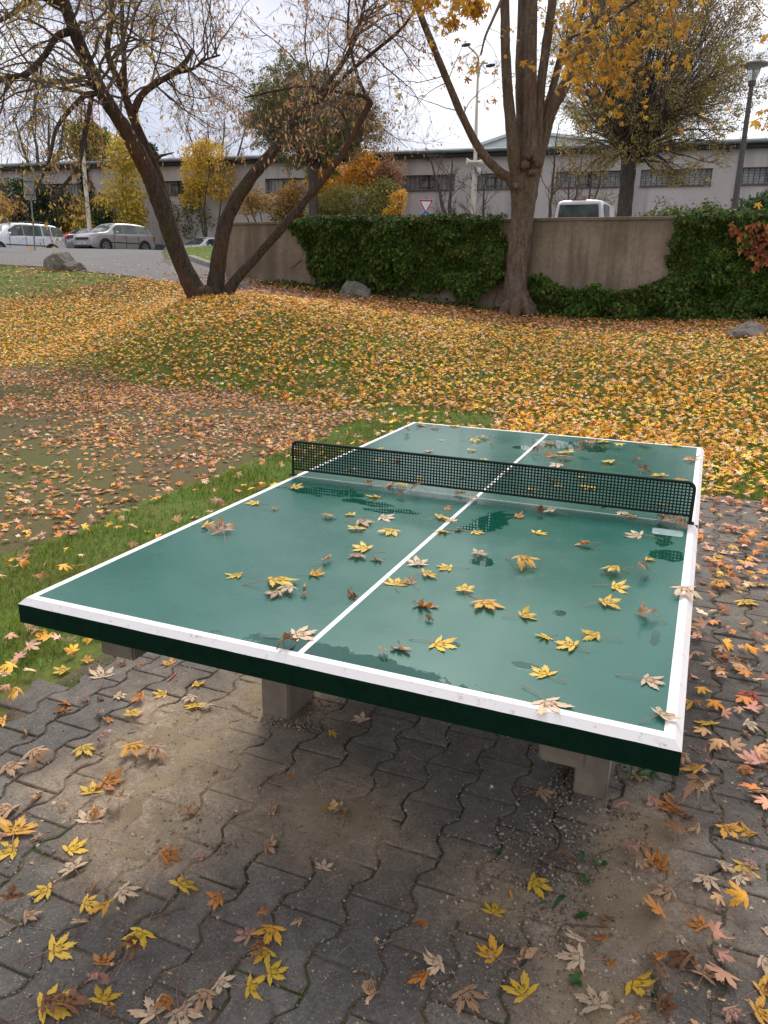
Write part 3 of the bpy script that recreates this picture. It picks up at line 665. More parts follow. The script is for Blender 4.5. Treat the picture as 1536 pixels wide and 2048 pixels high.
def bright_leaf_mat(nm, c):
    m, nt, b = new_mat('leaf_'+nm, .5, .4); oc = objco(nt); n1 = noise(nt, 45, 4, .6, oc); n2 = noise(nt, 18, 5, .7, oc)
    oi = nd(nt, 'ShaderNodeObjectInfo')
    col = mixc(nt, ramp(nt, n1, [(.3, 0), (.7, 1)]), tuple(x*.80 for x in c), c); dk = {'yellow': (.40, .14, .02), 'gold': (.30, .10, .02), 'pale': (.36, .20, .10)}.get(nm, tuple(x*.45 for x in c))
    fm = nd(nt, 'ShaderNodeMath', operation='MULTIPLY'); nt.links.new(ramp(nt, n2, [(.50, 0), (.72, 1)]), fm.inputs[0]); rp_ = nd(nt, 'ShaderNodeMath', operation='POWER'); nt.links.new(oi.outputs['Random'], rp_.inputs[0]); rp_.inputs[1].default_value = 1.6; nt.links.new(rp_.outputs[0], fm.inputs[1]); col = mixc(nt, fm.outputs[0], col, dk)
    hs = nd(nt, 'ShaderNodeHueSaturation'); mr = nd(nt, 'ShaderNodeMapRange'); mr.inputs[3].default_value = .78; mr.inputs[4].default_value = 1.12
    nt.links.new(oi.outputs['Random'], mr.inputs[0]); nt.links.new(mr.outputs[0], hs.inputs['Value']); nt.links.new(col, hs.inputs['Color']); col = hs.outputs[0]
    # veins fanning from the stalk
    sx = nd(nt, 'ShaderNodeSeparateXYZ'); nt.links.new(oc, sx.inputs[0]); at2 = nd(nt, 'ShaderNodeMath', operation='ARCTAN2'); nt.links.new(sx.outputs['X'], at2.inputs[0]); nt.links.new(sx.outputs['Y'], at2.inputs[1])
    ml = nd(nt, 'ShaderNodeMath', operation='MULTIPLY'); ml.inputs[1].default_value = 4.1; nt.links.new(at2.outputs[0], ml.inputs[0]); cs = nd(nt, 'ShaderNodeMath', operation='COSINE'); ml2 = nd(nt, 'ShaderNodeMath', operation='MULTIPLY'); ml2.inputs[1].default_value = 2.0; nt.links.new(ml.outputs[0], ml2.inputs[0]); nt.links.new(ml2.outputs[0], cs.inputs[0])
    col = mixc(nt, ramp(nt, cs.outputs[0], [(.955, 0), (.995, .45)]), col, tuple(min(1, x*1.25+.04) for x in c)); nt.links.new(col, b.inputs['Base Color'])
    bump(nt, b, n1, .3, .001)
    tr = nd(nt, 'ShaderNodeBsdfTranslucent'); nt.links.new(col, tr.inputs[0]); ms = nd(nt, 'ShaderNodeMixShader'); ms.inputs[0].default_value = .22; out = nt.nodes['Material Output']
    nt.links.new(b.outputs[0], ms.inputs[1]); nt.links.new(tr.outputs[0], ms.inputs[2]); nt.links.new(ms.outputs[0], out.inputs[0]); return m
LM = {k: bright_leaf_mat(k, c) for k, c in LEAFC.items()}
M_stalk = simple('leaf_stalk', (.42, .22, .14), (.30, .11, .07), 40, .6, 0)
_lc = {}
def leaf_data(kind, var, curl):
    k = (kind, var, curl)
    if k not in _lc:
        V, F, Q = leaf_mesh(var*13+int(curl*10)+hash_s(kind), 1.0, curl); zmin = V[:, 2].min(); s_ = .055
        V[:, 2] -= zmin; V *= s_; g = Geo(); b0 = g.n; g.v.append(V); g.n += len(V); g.c.append(np.ones((len(V), 3)))
        g.f.append(np.array(F)); g.m.append(np.zeros(len(F), np.int32)); g.f.append(np.array(Q)); g.m.append(np.zeros(len(Q), np.int32))
        o = g.build('maple_leaf', LM[kind]); me = o.data; bpy.data.objects.remove(o)
        r = np.random.default_rng(var+5); L = s_*r.uniform(.8, 1.35); z0 = V[0, 2]; sw = r.uniform(-.5, .5); t = np.linspace(0, 1, 7)
        P = np.c_[sw*L*t*t*.7, -L*t+.0*t, z0*(1-t)**1.5+.001+L*.25*t*(1-t)*r.uniform(-.2, 1)]
        g = Geo(); g.tube(P, np.r_[np.full(6, .00085), .0014], 4); o = g.build('leaf_stalk', M_stalk); ms = o.data; bpy.data.objects.remove(o)
        _lc[k] = (me, ms)
    return _lc[k]
def hash_s(s): return sum(ord(ch)*(i+3) for i, ch in enumerate(s)) % 97
leaf_count = 0
def put_leaf(p, kind, size, rz, curl, label, group, flip=False, tilt=(0, 0), stalk=True):
    global leaf_count
    if kind in ('tan', 'brown', 'pink') and curl > .6: curl = round(curl*1.35, 2)
    me, ms = leaf_data(kind, leaf_count % 9, curl); o = bpy.data.objects.new('maple_leaf', me); COL.objects.link(o)
    o.location = p; o.rotation_euler = (tilt[0]+(PI if flip else 0), tilt[1], rz); k = size/.055/1.32; o.scale = (k, k, k)
    if flip: o.location.z += .012*k
    tag(o, label, 'leaf', group)
    if stalk: s_ = bpy.data.objects.new('leaf_stalk', ms); COL.objects.link(s_); s_.parent = o
    leaf_count += 1; return o
# (px, py, kind, photo width px, curl)
TLV = """586,971,yellow,26,.5;515,1005,yellow,27,.5;547,1017,orange,16,.9;410,1048,yellow,32,.5;445,1065,tan,50,1.3;737,966,orange,18,1.6;775,970,orange,30,1.3;810,971,yellow,30,.9;838,984,orange,34,1.3;755,991,yellow,30,.8;807,996,tan,20,1.3;924,988,tan,24,1.3;941,998,pale,22,1.3
654,1035,orange,26,.8;701,1030,yellow,22,.9;719,1045,tan,42,.9;714,1060,yellow,34,.8;763,1033,pale,40,.5;784,1062,yellow,36,.9;890,1015,orange,20,1.3;877,1035,yellow,30,.8;902,1040,pale,26,.9;890,1061,yellow,30,.9;914,1059,brown,22,1.3;947,1062,yellow,28,.3;1032,1031,orange,26,1.3
732,1098,yellow,44,.8;714,1110,tan,36,.8;758,1118,orange,24,1.3;651,1124,tan,34,1.6;623,1147,gold,34,1.3;480,1148,yellow,38,.8;545,1167,yellow,60,.5;556,1187,tan,40,.9;580,1180,pale,38,.8;609,1175,tan,14,1.6;611,1190,tan,15,1.6;836,1128,pale,40,.5;849,1149,yellow,36,.8;792,1167,yellow,46,.5;822,1165,tan,34,.9
706,1194,brown,34,1.6;843,1209,orange,44,1.3;853,1238,brown,24,1.6;900,1134,yellow,36,.3;957,1110,pale,30,.9;1040,1128,gold,48,.9;928,1183,yellow,36,1.3;968,1205,gold,56,.9;1045,1232,yellow,38,1.3;590,1268,pale,58,.3;572,1288,brown,40,1.3;800,1295,tan,46,1.3;768,1307,tan,26,1.3;872,1285,yellow,52,.5
1075,1029,brown,20,1.6;1106,1026,pale,30,1.3;1073,1064,yellow,32,.5;1279,1069,pale,42,.5;1174,1090,orange,30,1.6;1293,1117,yellow,22,.9;1232,1144,yellow,40,.9;1279,1146,brown,34,.9;1227,1172,yellow,38,1.3;1363,1183,pale,50,.9;1206,1207,yellow,42,.9;1297,1237,tan,38,1.6;1094,1272,yellow,32,.9;1195,1272,yellow,42,1.3;1146,1293,yellow,48,.9
1092,1349,yellow,52,.3;1291,1358,pale,50,.5;1092,1401,pale,64,.3;1319,1434,pale,50,1.3;1244,1024,pale,26,.9;1267,1033,orange,20,1.3;1321,1041,brown,26,1.6;1344,1047,tan,34,1.6;1359,1055,tan,30,1.6
848,849,orange,24,.9;871,853,orange,18,.9;908,851,yellow,20,.9;809,864,tan,14,1.3;970,874,yellow,24,.9;944,880,yellow,24,.9;983,890,brown,12,1.6;884,879,pale,12,.9;861,901,pale,20,.5;942,900,yellow,18,.8;965,918,yellow,20,.8;758,895,yellow,14,1.3
1075,904,brown,26,1.3;1133,907,yellow,32,.8;1105,912,orange,26,1.3;1129,918,orange,26,.9;1171,909,tan,26,1.3;1120,930,pale,26,.9;1223,925,yellow,30,.8;1277,923,brown,14,1.6;1284,942,brown,20,1.6;1321,951,yellow,30,.5;1363,957,gold,22,.5;1384,914,orange,22,1.3;1379,921,gold,20,.9
1202,883,yellow,26,.9;1241,886,yellow,20,.9;1297,890,gold,28,.9;1345,888,yellow,30,.8;1105,885,yellow,24,1.3;1181,881,orange,20,1.3;757,921,yellow,20,.9;792,919,orange,22,1.3;832,953,yellow,20,.9;921,952,yellow,16,.9;703,939,yellow,22,.9;1015,947,brown,18,1.3
1101,965,brown,18,1.3;1122,972,yellow,18,.9;1160,953,yellow,18,.9;1183,974,yellow,30,.8;1058,979,yellow,26,.9;1328,1008,orange,20,1.3;1209,1012,brown,18,1.3"""
tl = []
for row in TLV.replace('\n', ';').split(';'):
    a = row.split(','); tl.append([float(a[0]), float(a[1]), a[2], float(a[3]), float(a[4])])
ORD2 = ['very', 'second', 'third', 'fourth', 'fifth', 'sixth', 'seventh', 'eighth', 'ninth', 'tenth', 'eleventh', 'twelfth', 'thirteenth', 'fourteenth', 'fifteenth', 'sixteenth', 'seventeenth', 'eighteenth', 'nineteenth', 'twentieth', 'twenty-first', 'twenty-second']
CNAME = {'yellow': 'yellow', 'gold': 'golden', 'orange': 'orange', 'pale': 'cream', 'tan': 'tan', 'brown': 'brown', 'red': 'red', 'pink': 'pinkish'}
ORD = ['first', 'second', 'third', 'fourth', 'fifth', 'sixth', 'seventh', 'eighth', 'ninth', 'tenth', 'eleventh', 'twelfth', 'thirteenth', 'fourteenth', 'fifteenth', 'sixteenth', 'seventeenth', 'eighteenth', 'nineteenth', 'twentieth', 'twenty-first', 'twenty-second']
recs = []
for px, py, kind, wpx, curl in tl:
    p = onz(px, py+3, TT); dist = np.linalg.norm(p-CAM); recs.append((p, kind, wpx*dist/FPX, curl))
quad = {}
for i, (p, kind, s_, c_) in enumerate(recs):
    quad.setdefault((kind, p[1] < GY, p[0] < 0), []).append((abs(p[1]-GY), i))
lab = {}
for (kind, nr_, lf), L in quad.items():
    L.sort()
    for k, (_, i) in enumerate(L):
        wh = '%s half, %s of the centre line' % ('near' if nr_ else 'far', 'left' if lf else 'right')
        if len(L) == 1: lab[i] = 'only %s leaf lying on the table, %s' % (CNAME[kind], wh)
        elif k == 0: lab[i] = '%s table leaf nearest the net, %s' % (CNAME[kind], wh)
        elif k == len(L)-1: lab[i] = '%s table leaf farthest from the net, %s' % (CNAME[kind], wh)
        else: lab[i] = '%s %s table leaf from the net, %s' % (ORD[k], CNAME[kind], wh)
rl = np.random.default_rng(77)
for i, (p, kind, s_, curl) in enumerate(recs):
    put_leaf((p[0], p[1], TT+.0012), kind, max(s_*1.08, .03), rl.uniform(0, 2*PI), curl*(.7 if kind in ('yellow', 'pale', 'gold') else 1), lab[i], 'maple leaves lying on the table', flip=False, tilt=(rl.normal(0, .05), rl.normal(0, .05)))
# leaves on the paving: the large ones one can point to
PLV = """22,1625,tan,60,.9,L;30,1668,gold,70,.8,L;28,1695,yellow,55,.5,L;176,1640,pale,50,.5,L;185,1582,yellow,50,.5,L;208,1560,orange,60,1.3,L;138,1700,yellow,48,.5,L;150,1741,pale,48,.5,L;328,1715,orange,45,.9,L;98,1780,yellow,44,.3,L;170,1810,yellow,42,.5,L;243,1785,pale,50,.5,L;360,1783,yellow,56,.8,L;220,1838,gold,50,1.3,L;283,1865,yellow,50,.8,L
105,1898,yellow,58,.3,L;205,1925,orange,40,.9,L;258,1922,brown,40,1.6,L;85,2015,yellow,62,.5,L;205,2005,yellow,46,.5,L;130,2030,brown,50,1.3,L;310,2025,pale,60,.3,L;360,2020,pale,60,.3,L;438,1960,pale,42,.5,C;498,1970,yellow,52,.3,C;540,1945,yellow,50,.5,C;535,1905,yellow,46,.3,C;545,1862,gold,54,.8,C;500,1872,pink,40,.8,C;412,1990,tan,44,1.6,C
600,1848,tan,30,1.3,C;523,1845,orange,30,1.6,C;440,1805,orange,36,1.3,C;645,1738,pale,34,.5,C;533,1692,tan,36,1.3,C;655,1610,gold,40,1.3,C;680,1618,pale,34,1.3,C;385,1622,tan,40,1.6,C;540,1620,tan,40,1.3,C;725,1443,pale,34,.9,C;660,1468,yellow,26,.8,C;583,1560,orange,28,1.3,C
1063,1765,yellow,50,.3,R;985,1832,yellow,46,.5,R;988,1910,gold,56,.8,R;1045,1915,tan,56,1.3,R;1160,1918,pale,52,.3,R;1150,1890,pale,36,1.3,R;928,1985,tan,60,.5,R;1050,1985,yellow,58,.3,R;1262,1962,yellow,62,.9,R;1195,2020,pale,60,.8,R;1310,1948,brown,46,1.3,R;1320,2005,brown,44,.8,R;1372,1930,brown,50,.9,R;1405,1955,tan,50,.9,R;1510,2030,gold,50,.8,R;1258,2040,tan,50,1.3,R;850,1965,orange,50,1.3,R;842,1840,orange,30,1.3,R
1127,1718,brown,44,1.6,R;1078,1590,tan,40,.9,R;1315,1730,orange,48,1.3,R;1410,1757,pale,46,.5,R;1440,1735,pale,36,.5,R;1490,1728,yellow,44,.3,R;1475,1755,pale,26,.5,R;1500,1660,gold,44,.9,R;1450,1650,gold,50,.9,R;1400,1620,tan,60,1.3,R;1420,1450,yellow,42,.5,R;1492,1450,pale,34,.8,R;1500,1395,red,40,.9,R;1487,1535,orange,30,.9,R;1395,1545,gold,42,.8,R;1400,1570,pale,34,1.3,R;1515,1580,tan,40,1.3,R;1347,1610,orange,60,1.3,R
1520,1930,pale,40,.9,R;1520,1980,gold,40,.9,R;1380,1410,gold,40,1.3,R;1435,1330,pale,40,.8,R;1440,1170,gold,38,.8,R;1490,1200,yellow,40,.9,R;1430,1110,yellow,30,.5,R
130,1340,yellow,32,.5,P;40,1405,gold,44,1.3,P;265,1433,yellow,36,.5,P;135,1405,orange,26,1.3,P;165,1497,yellow,44,.9,P;70,1523,tan,48,.9,P;8,1440,gold,36,.8,P;15,1535,tan,50,.9,P;78,1590,tan,40,1.6,P;330,1385,yellow,34,.5,P;390,1415,yellow,40,.3,P;418,1415,pale,26,.9,P;390,1365,yellow,32,.9,P;385,1395,pale,32,.5,P;205,1350,pale,44,.8,P;220,1435,orange,26,1.3,P;340,1325,gold,32,.8,P;235,1390,tan,26,1.3,P;310,1505,tan,54,.9,P;265,1500,gold,50,1.3,P;235,1390,pale,26,.9,P;285,1398,orange,42,1.3,P;250,1325,tan,24,1.3,P;170,1320,gold,24,.9,P;240,1615,tan,40,1.3,P;430,1538,tan,20,1.6,P"""
ZN = {'L': 'paving at the bottom left', 'C': 'paving below the table front', 'R': 'paving right of the table', 'P': 'paving beside the left grass'}
pl = []
for row in PLV.replace('\n', ';').split(';'):
    a = row.split(','); p = onz(float(a[0]), float(a[1])+4, 0.0); pl.append((p, a[2], float(a[3])*np.linalg.norm(p-CAM)/FPX, float(a[4]), a[5], float(a[0])))
zq = {}
for i, q in enumerate(pl): zq.setdefault((q[1], q[4]), []).append((q[5], i))
for (kind, z_), L in zq.items():
    L.sort()
    for k, (_, i) in enumerate(L):
        q = pl[i]; nm = CNAME[kind]
        if len(L) == 1: lb = 'the only large %s leaf on the %s' % (nm, ZN[z_])
        elif k == 0: lb = 'leftmost large %s leaf on the %s' % (nm, ZN[z_])
        elif k == len(L)-1: lb = 'rightmost large %s leaf on the %s' % (nm, ZN[z_])
        else: lb = '%s large %s leaf from the left on the %s' % (ORD[k], nm, ZN[z_])
        put_leaf((q[0][0], q[0][1], .0015), kind, q[2]*.97, rl.uniform(0, 2*PI), q[3], lb, 'large maple leaves on the paving', tilt=(rl.normal(0, .07), rl.normal(0, .07)))
# smaller crumpled ones up to about three hundred in all
spots = []
while leaf_count+len(spots) < 300:
    px, py = rl.uniform(-20, 1556), rl.uniform(1300, 2060); p = onz(px, py)
    if not (PX0-.1 < p[0] < 3): continue
    right = p[0] > .66; inner = (abs(p[0]) < .66 and p[1] > .0)
    if rl.random() > (1 if right else (.08 if inner else .38)): continue
    if any((p[0]-a[0])**2+(p[1]-a[1])**2 < .0016 for a in spots): continue
    spots.append(p)
cnt_ = {}
spots.sort(key=lambda p: p[1])
for p in spots:
    right = p[0] > .66; kind = rl.choice(['tan', 'brown', 'pink', 'orange', 'pale'], p=[.32, .28, .16, .14, .10]); curl = rl.choice([.9, 1.3, 1.6]); cnt_[(kind, 'x')] = 0; side = 'right of the table' if right else 'left and front of the table'
    put_leaf((p[0], p[1], .001), kind, rl.uniform(.028, .062), rl.uniform(0, 6.28), float(curl), '%s lowest small crumpled %s leaf on the paving %s' % (ORD2[min(cnt_.setdefault((kind, side), 0), 21)], CNAME[kind], side), 'small crumpled %s leaves %s' % (CNAME[kind], side), stalk=False); cnt_[(kind, side)] += 1
print('leaves', leaf_count)
# ================================================================== LITTER, GRASS, PEBBLES
M_litter = leafmat('litter_leaf', .6, .0, .35, .2, 60, spots=.3)
def protos(n, simp, seed0):
    out = []
    for i in range(n):
        V, F, Q = leaf_mesh(seed0+i, 1.0, [.3, .8, 1.2, 1.6][i % 4], rings=(0, .5, 1.0) if simp < 2 else (0, 1.0), simp=simp)
        V[:, 2] -= V[:, 2].min(); T = list(F)
        for q in Q: T += [(q[0], q[1], q[2]), (q[0], q[2], q[3])]
        out.append((V, np.array(T)))
    return out
def rotm(az, tx, ty):
    ca, sa = np.cos(az), np.sin(az); n = len(az); R = np.zeros((n, 3, 3)); R[:, 0, 0] = ca; R[:, 0, 1] = -sa; R[:, 1, 0] = sa; R[:, 1, 1] = ca; R[:, 2, 2] = 1
    X = np.zeros((n, 3, 3)); c, s = np.cos(tx), np.sin(tx); X[:, 0, 0] = 1; X[:, 1, 1] = c; X[:, 1, 2] = -s; X[:, 2, 1] = s; X[:, 2, 2] = c
    Y = np.zeros((n, 3, 3)); c, s = np.cos(ty), np.sin(ty); Y[:, 1, 1] = 1; Y[:, 0, 0] = c; Y[:, 0, 2] = s; Y[:, 2, 0] = -s; Y[:, 2, 2] = c
    return R@X@Y
def scatter(g, pr, P, size, R, col):
    k = RNG.integers(0, len(pr), len(P))
    for i, (V, T) in enumerate(pr):
        s = np.where(k == i)[0]
        if not len(s): continue
        W = np.einsum('nij,vj->nvi', R[s], V)*size[s, None, None]+P[s, None]
        F = T[None]+np.arange(len(s))[:, None, None]*len(V)
        g.add(W.reshape(-1, 3), F.reshape(-1, 3), np.repeat(col[s], len(V), 0))
def pick(n, names, p, var=.18):
    C = np.array([LEAFC[k] for k in names]); i = RNG.choice(len(names), n, p=np.array(p)/sum(p)); c = C[i]*(1+RNG.normal(0, var, (n, 1)))*(1+RNG.normal(0, .06, (n, 3))); return np.clip(c, .004, .85)
def sector(n, d0, d1, marg=.09):
    h = math.atan(768/FPX)+marg; a = RNG.uniform(-h, h, n)+YAW; D = np.sqrt(RNG.uniform(d0*d0, d1*d1, n)); return CAM[0]+D*np.sin(a), CAM[1]+D*np.cos(a), D
def area(d0, d1, marg=.09): return (math.atan(768/FPX)+marg)*(d1*d1-d0*d0)
def behind_wall(x, y):
    return (((x-WA[0])*wn[0]+(y-WA[1])*wn[1]) < .12) & (((x-WA[0])*wd[0]+(y-WA[1])*wd[1]) > -.3)
def road_in(x, y):         # rough: below road front line?
    d = np.hypot(x-CAM[0], y-CAM[1]); z = H(x, y); P = np.stack([x, y, z], -1)-CAM; zz = P@CF; px = 768+FPX*(P@CR)/zz; py = 1024-FPX*(P@CU)/zz
    fl = np.interp(px, [p[0] for p in fr], [p[1] for p in fr]); kl = np.interp(px, [-500, 322, 340, 380, 430, 480, 560, 640], [400, 400, 505, 521, 538, 553, 574, 590])
    return (py < fl) & (py > kl) & (px < 640), px, py
def paved(x, y): return (x > edge_x(y)) & (x < PX1) & (y < PY1)
def ontable(x, y): return (np.abs(x) < HW+.02) & (y > -.02) & (y < TL+.02)
g = Geo(); P0, P1, P2 = protos(10, 0, 300), protos(10, 1, 400), protos(8, 2, 500)
nlit = 0
for (d0, d1, dens, pr) in ((1.3, 6.5, 210, P0), (6.5, 11.5, 470, P1), (11.5, 20.5, 620, P2), (20.5, 27, 150, P2)):
    mg_ = .5 if d1 < 7 else .34; n = int(area(d0, d1, mg_)*dens); x, y, D = sector(n, d0, d1, mg_); inroad, px, py = road_in(x, y); pv = paved(x, y); ct = court_in(x, y)
    wall_ = behind_wall(x, y); cl = fbm(x*1.1, y*1.1, 51, 4); cf = fbm(x*3.2, y*3.2, 53, 3)
    p = np.full(n, .98)+.12*sstep(720, 640, py)+.9*(cl-.5)+1.0*(cf-.5)                                          # lawn
    p = np.where(px < 330, p-.12*sstep(640, 560, py)-.05*sstep(400, 0, px), p)
    p = np.where((px < 700) & (py > 640) & (py < 800), p-.10*sstep(640, 720, py), p)    # greener low band left of centre
    grassstrip = (x > -3.0) & (x < -1.3) & (y < 7.6) & ~pv; p = np.where(grassstrip, .12+.8*(cf-.45), p)
    pc = .32+2.8*(cl-.47)+.55*sstep(1.3, .2, court_m(x, y))*(y > 5)+1.2*(cf-.5)+.38*sstep(-6.5, -3.0, x)+.22*sstep(3, 7.5, y)-.12*sstep(-5, -9, x); p = np.where(ct, pc, p)
    pp = np.where(x > .66, .52+1.1*(cl-.5)+.9*(cf-.5)+.35*sstep(1.2, 3.5, y), .0); pp = np.where((x < -.7) & (y > 1.4), .15, pp); pp = np.where((x > .66) & (y < 1.0), pp*.45, pp); p = np.where(pv, pp, p)
    p = np.where(inroad, np.where(px > 320, .40*sstep(.36, .6, cf)+.25*sstep(380, 560, px), .10*sstep(500, 560, py)), p)
    # the path along the wall foot
    dw = (x-WA[0])*wn[0]+(y-WA[1])*wn[1]; p = np.where(~pv & ~ct & (dw < 2.0) & (px > 430), .9+.3*(cf-.5), p)
    p = np.where((px > 372) & (px < 446) & (py < 536), .03, p)
    ok = (RNG.random(n) < p) & ~wall_ & ~(pv & ontable(x, y) & (y < 2.3)) & ~((px < 330) & (py < 500)) & ~(pv & (py > 1560) & (px < 1300))
    x, y, D, px, py, pv, ct, inroad, dw = [q[ok] for q in (x, y, D, px, py, pv, ct, inroad, dw)]; n = len(x); nlit += n
    onl = ~(pv | ct | inroad)
    z = H(x, y)+np.where(onl, RNG.uniform(.014, .05, n), np.where(ct, RNG.uniform(.007, .02, n), RNG.uniform(.003, .03, n)*np.where(inroad, .5, 1)+np.where(inroad, .017, 0)))
    sz = RNG.uniform(.029, .058, n)*np.where(ct, .84, 1)
    yel = pick(n, ['yellow', 'gold', 'pale', 'orange', 'tan', 'brown'], [.32, .34, .20, .08, .04, .02]); brn = pick(n, ['tan', 'orange', 'brown', 'pink', 'gold', 'pale'], [.28, .24, .15, .13, .12, .08]); dk = pick(n, ['brown', 'tan', 'gold'], [.5, .2, .3])
    # trees drop gold under themselves, the wall foot, court and paving hold browner ones
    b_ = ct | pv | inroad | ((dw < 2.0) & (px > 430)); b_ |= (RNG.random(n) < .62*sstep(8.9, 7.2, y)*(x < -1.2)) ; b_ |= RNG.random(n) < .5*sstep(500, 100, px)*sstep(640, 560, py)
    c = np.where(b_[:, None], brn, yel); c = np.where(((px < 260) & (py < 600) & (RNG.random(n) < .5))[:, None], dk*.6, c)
    c *= np.array([[1.12, 1.0, .92]]); c *= (1.0+.34*fbm(x*.5, y*.5, 61))[:, None]
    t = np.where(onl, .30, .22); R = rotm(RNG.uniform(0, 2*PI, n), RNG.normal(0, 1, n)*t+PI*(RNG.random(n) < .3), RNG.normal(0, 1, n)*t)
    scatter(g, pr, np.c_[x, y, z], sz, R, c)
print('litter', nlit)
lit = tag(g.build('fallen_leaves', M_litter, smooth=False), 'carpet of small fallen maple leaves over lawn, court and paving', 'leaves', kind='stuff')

# --- grass blades
def blades(g, x, y, h, wd_, col, lean=.5):
    n = len(x); z = H(x, y)-.012*0-.008; a = RNG.uniform(0, 2*PI, n); l = RNG.normal(0, lean, (n, 2))*h[:, None]
    b0 = np.c_[x-np.cos(a)*wd_/2, y-np.sin(a)*wd_/2, z]; b1 = np.c_[x+np.cos(a)*wd_/2, y+np.sin(a)*wd_/2, z]
    md = np.c_[x+l[:, 0]*.45, y+l[:, 1]*.45, z+h*.65]; off = np.c_[np.cos(a)*wd_*.32, np.sin(a)*wd_*.32, 0*z]; tp = np.c_[x+l[:, 0], y+l[:, 1], z+h*(.95)]
    V = np.stack([b0, b1, md+off, md-off, tp], 1).reshape(-1, 3); i = np.arange(n)[:, None]*5
    g.add(V, i+np.array([[0, 1, 2]]), np.repeat(col, 5, 0)); 
    base = g.n-n*5; g.f.append((i+np.array([[0, 2, 3]])+base)); g.m.append(np.zeros(n, np.int32)); g.f.append((i+np.array([[3, 2, 4]])+base)); g.m.append(np.zeros(n, np.int32))
g = Geo(); ng = 0
for (d0, d1, dens, hh_, ww) in ((2.2, 5.0, 5200, .040, .0036), (5.0, 8.5, 3400, .040, .0050), (8.5, 13, 900, .036, .009), (13, 19, 420, .038, .014), (19, 30, 110, .04, .026)):
    mg_ = .5 if d1 < 9 else .3; n = int(area(d0, d1, mg_)*dens); x, y, D = sector(n, d0, d1, mg_)
    cheap = (x > edge_x(y)-.1) & (y < PY1-.1) & (x < PX1)
    x, y, D = x[~cheap], y[~cheap], D[~cheap]; inroad, px, py = road_in(x, y)
    nz_ = fbm(x*2.1, y*2.1, 71); edge = (x > edge_x(y)-.06*nz_) & (y < PY1+.05*(nz_-.5)) & (x < PX1)
    ok = ~edge & ~court_in(x, y) & ~inroad & ~behind_wall(x, y)
    dw = (x-WA[0])*wn[0]+(y-WA[1])*wn[1]; ok &= ~((dw < 1.5) & (px > 450) & (RNG.random(len(x)) < .8)) & ~((px < 330) & (py < 499))
    ok &= RNG.random(len(x)) < np.clip(.35+1.6*(nz_-.25), .1, 1)
    x, y, px, py, nz_ = [q[ok] for q in (x, y, px, py, nz_)]; n = len(x); ng += n
    c = np.array([(.13, .25, .022)])*(1+RNG.normal(0, .42, (n, 1)))*np.c_[1+.7*RNG.random(n)*(nz_ > .5), np.ones(n), np.ones(n)]
    c = np.where((RNG.random(n) < .10)[:, None], np.array([(.24, .20, .08)]), c); bank = (px > 372) & (px < 450) & (py < 540); c = np.where(bank[:, None], c*np.array([(1.25, 1.35, 1.0)]), c)
    blades(g, x, y, hh_*RNG.uniform(.5, 1.35, n)*(.7+.6*nz_), ww, np.clip(c, .01, .6), .55)
print('blades', ng)
M_grass = leafmat('grass_blade', .5, .3, .35, .15, 20)
tag(g.build('grass', M_grass, smooth=False), 'short green grass', 'grass', kind='stuff')

# --- pebbles and crumbs
_ico = np.array([(0, 0, 1), (.89, 0, .45), (.28, .85, .45), (-.72, .53, .45), (-.72, -.53, .45), (.28, -.85, .45), (.72, .53, -.45), (-.28, .85, -.45), (-.89, 0, -.45), (-.28, -.85, -.45), (.72, -.53, -.45), (0, 0, -1)])
_if = np.array([(0, 1, 2), (0, 2, 3), (0, 3, 4), (0, 4, 5), (0, 5, 1), (1, 6, 2), (2, 7, 3), (3, 8, 4), (4, 9, 5), (5, 10, 1), (6, 7, 2), (7, 8, 3), (8, 9, 4), (9, 10, 5), (10, 6, 1), (11, 7, 6), (11, 8, 7), (11, 9, 8), (11, 10, 9), (11, 6, 10)])
def pebbles(g, x, y, r, zoff, col):
    n = len(x); S = np.stack([r*RNG.uniform(.8, 1.35, n), r*RNG.uniform(.7, 1.1, n), r*RNG.uniform(.5, .85, n)], 1); R = rotm(RNG.uniform(0, 6.28, n), RNG.normal(0, .3, n), RNG.normal(0, .3, n))
    V = np.einsum('nij,nvj->nvi', R, _ico[None]*S[:, None]*(1+RNG.normal(0, .07, (n, 12, 1)))); V += np.c_[x, y, zoff+S[:, 2]*.75][:, None]
    g.add(V.reshape(-1, 3), (_if[None]+np.arange(n)[:, None, None]*12).reshape(-1, 3), np.repeat(col, 12, 0))
g = Geo(); xs, ys, rs = [], [], []
def cluster(px, py, n, sx, sy, r=.0036):
    p = onz(px, py); xs.append(RNG.normal(p[0], sx, n)); ys.append(RNG.normal(p[1], sy, n)); rs.append(RNG.lognormal(math.log(r), .3, n))
for q in ((600, 1450, 170, .06, .012), (545, 1446, 60, .04, .012), (640, 1420, 60, .04, .05), (1130, 1560, 120, .025, .07), (1180, 1615, 190, .07, .02), (1150, 1650, 160, .10, .035), (1240, 1640, 130, .06, .04), (1270, 1560, 90, .03, .06), (1080, 1690, 160, .10, .06), (450, 1695, 26, .018, .016), (1110, 1850, 260, .10, .08), (1180, 1760, 200, .11, .07), (1010, 1780, 140, .09, .07), (420, 1640, 22, .08, .05), (370, 1640, 16, .05, .05), (1115, 1890, 60, .02, .03), (1020, 1700, 80, .09, .05), (900, 1990, 40, .03, .06), (930, 1900, 60, .08, .10), (1180, 1980, 70, .05, .06), (780, 1850, 14, .03, .03)): cluster(*q)
n = 2600; px = RNG.uniform(-10, 1546, n); py = RNG.uniform(1260, 2070, n); P = np.array([onz(a, b) for a, b in zip(px, py)]); xs.append(P[:, 0]); ys.append(P[:, 1]); rs.append(RNG.lognormal(math.log(.0017), .42, n))
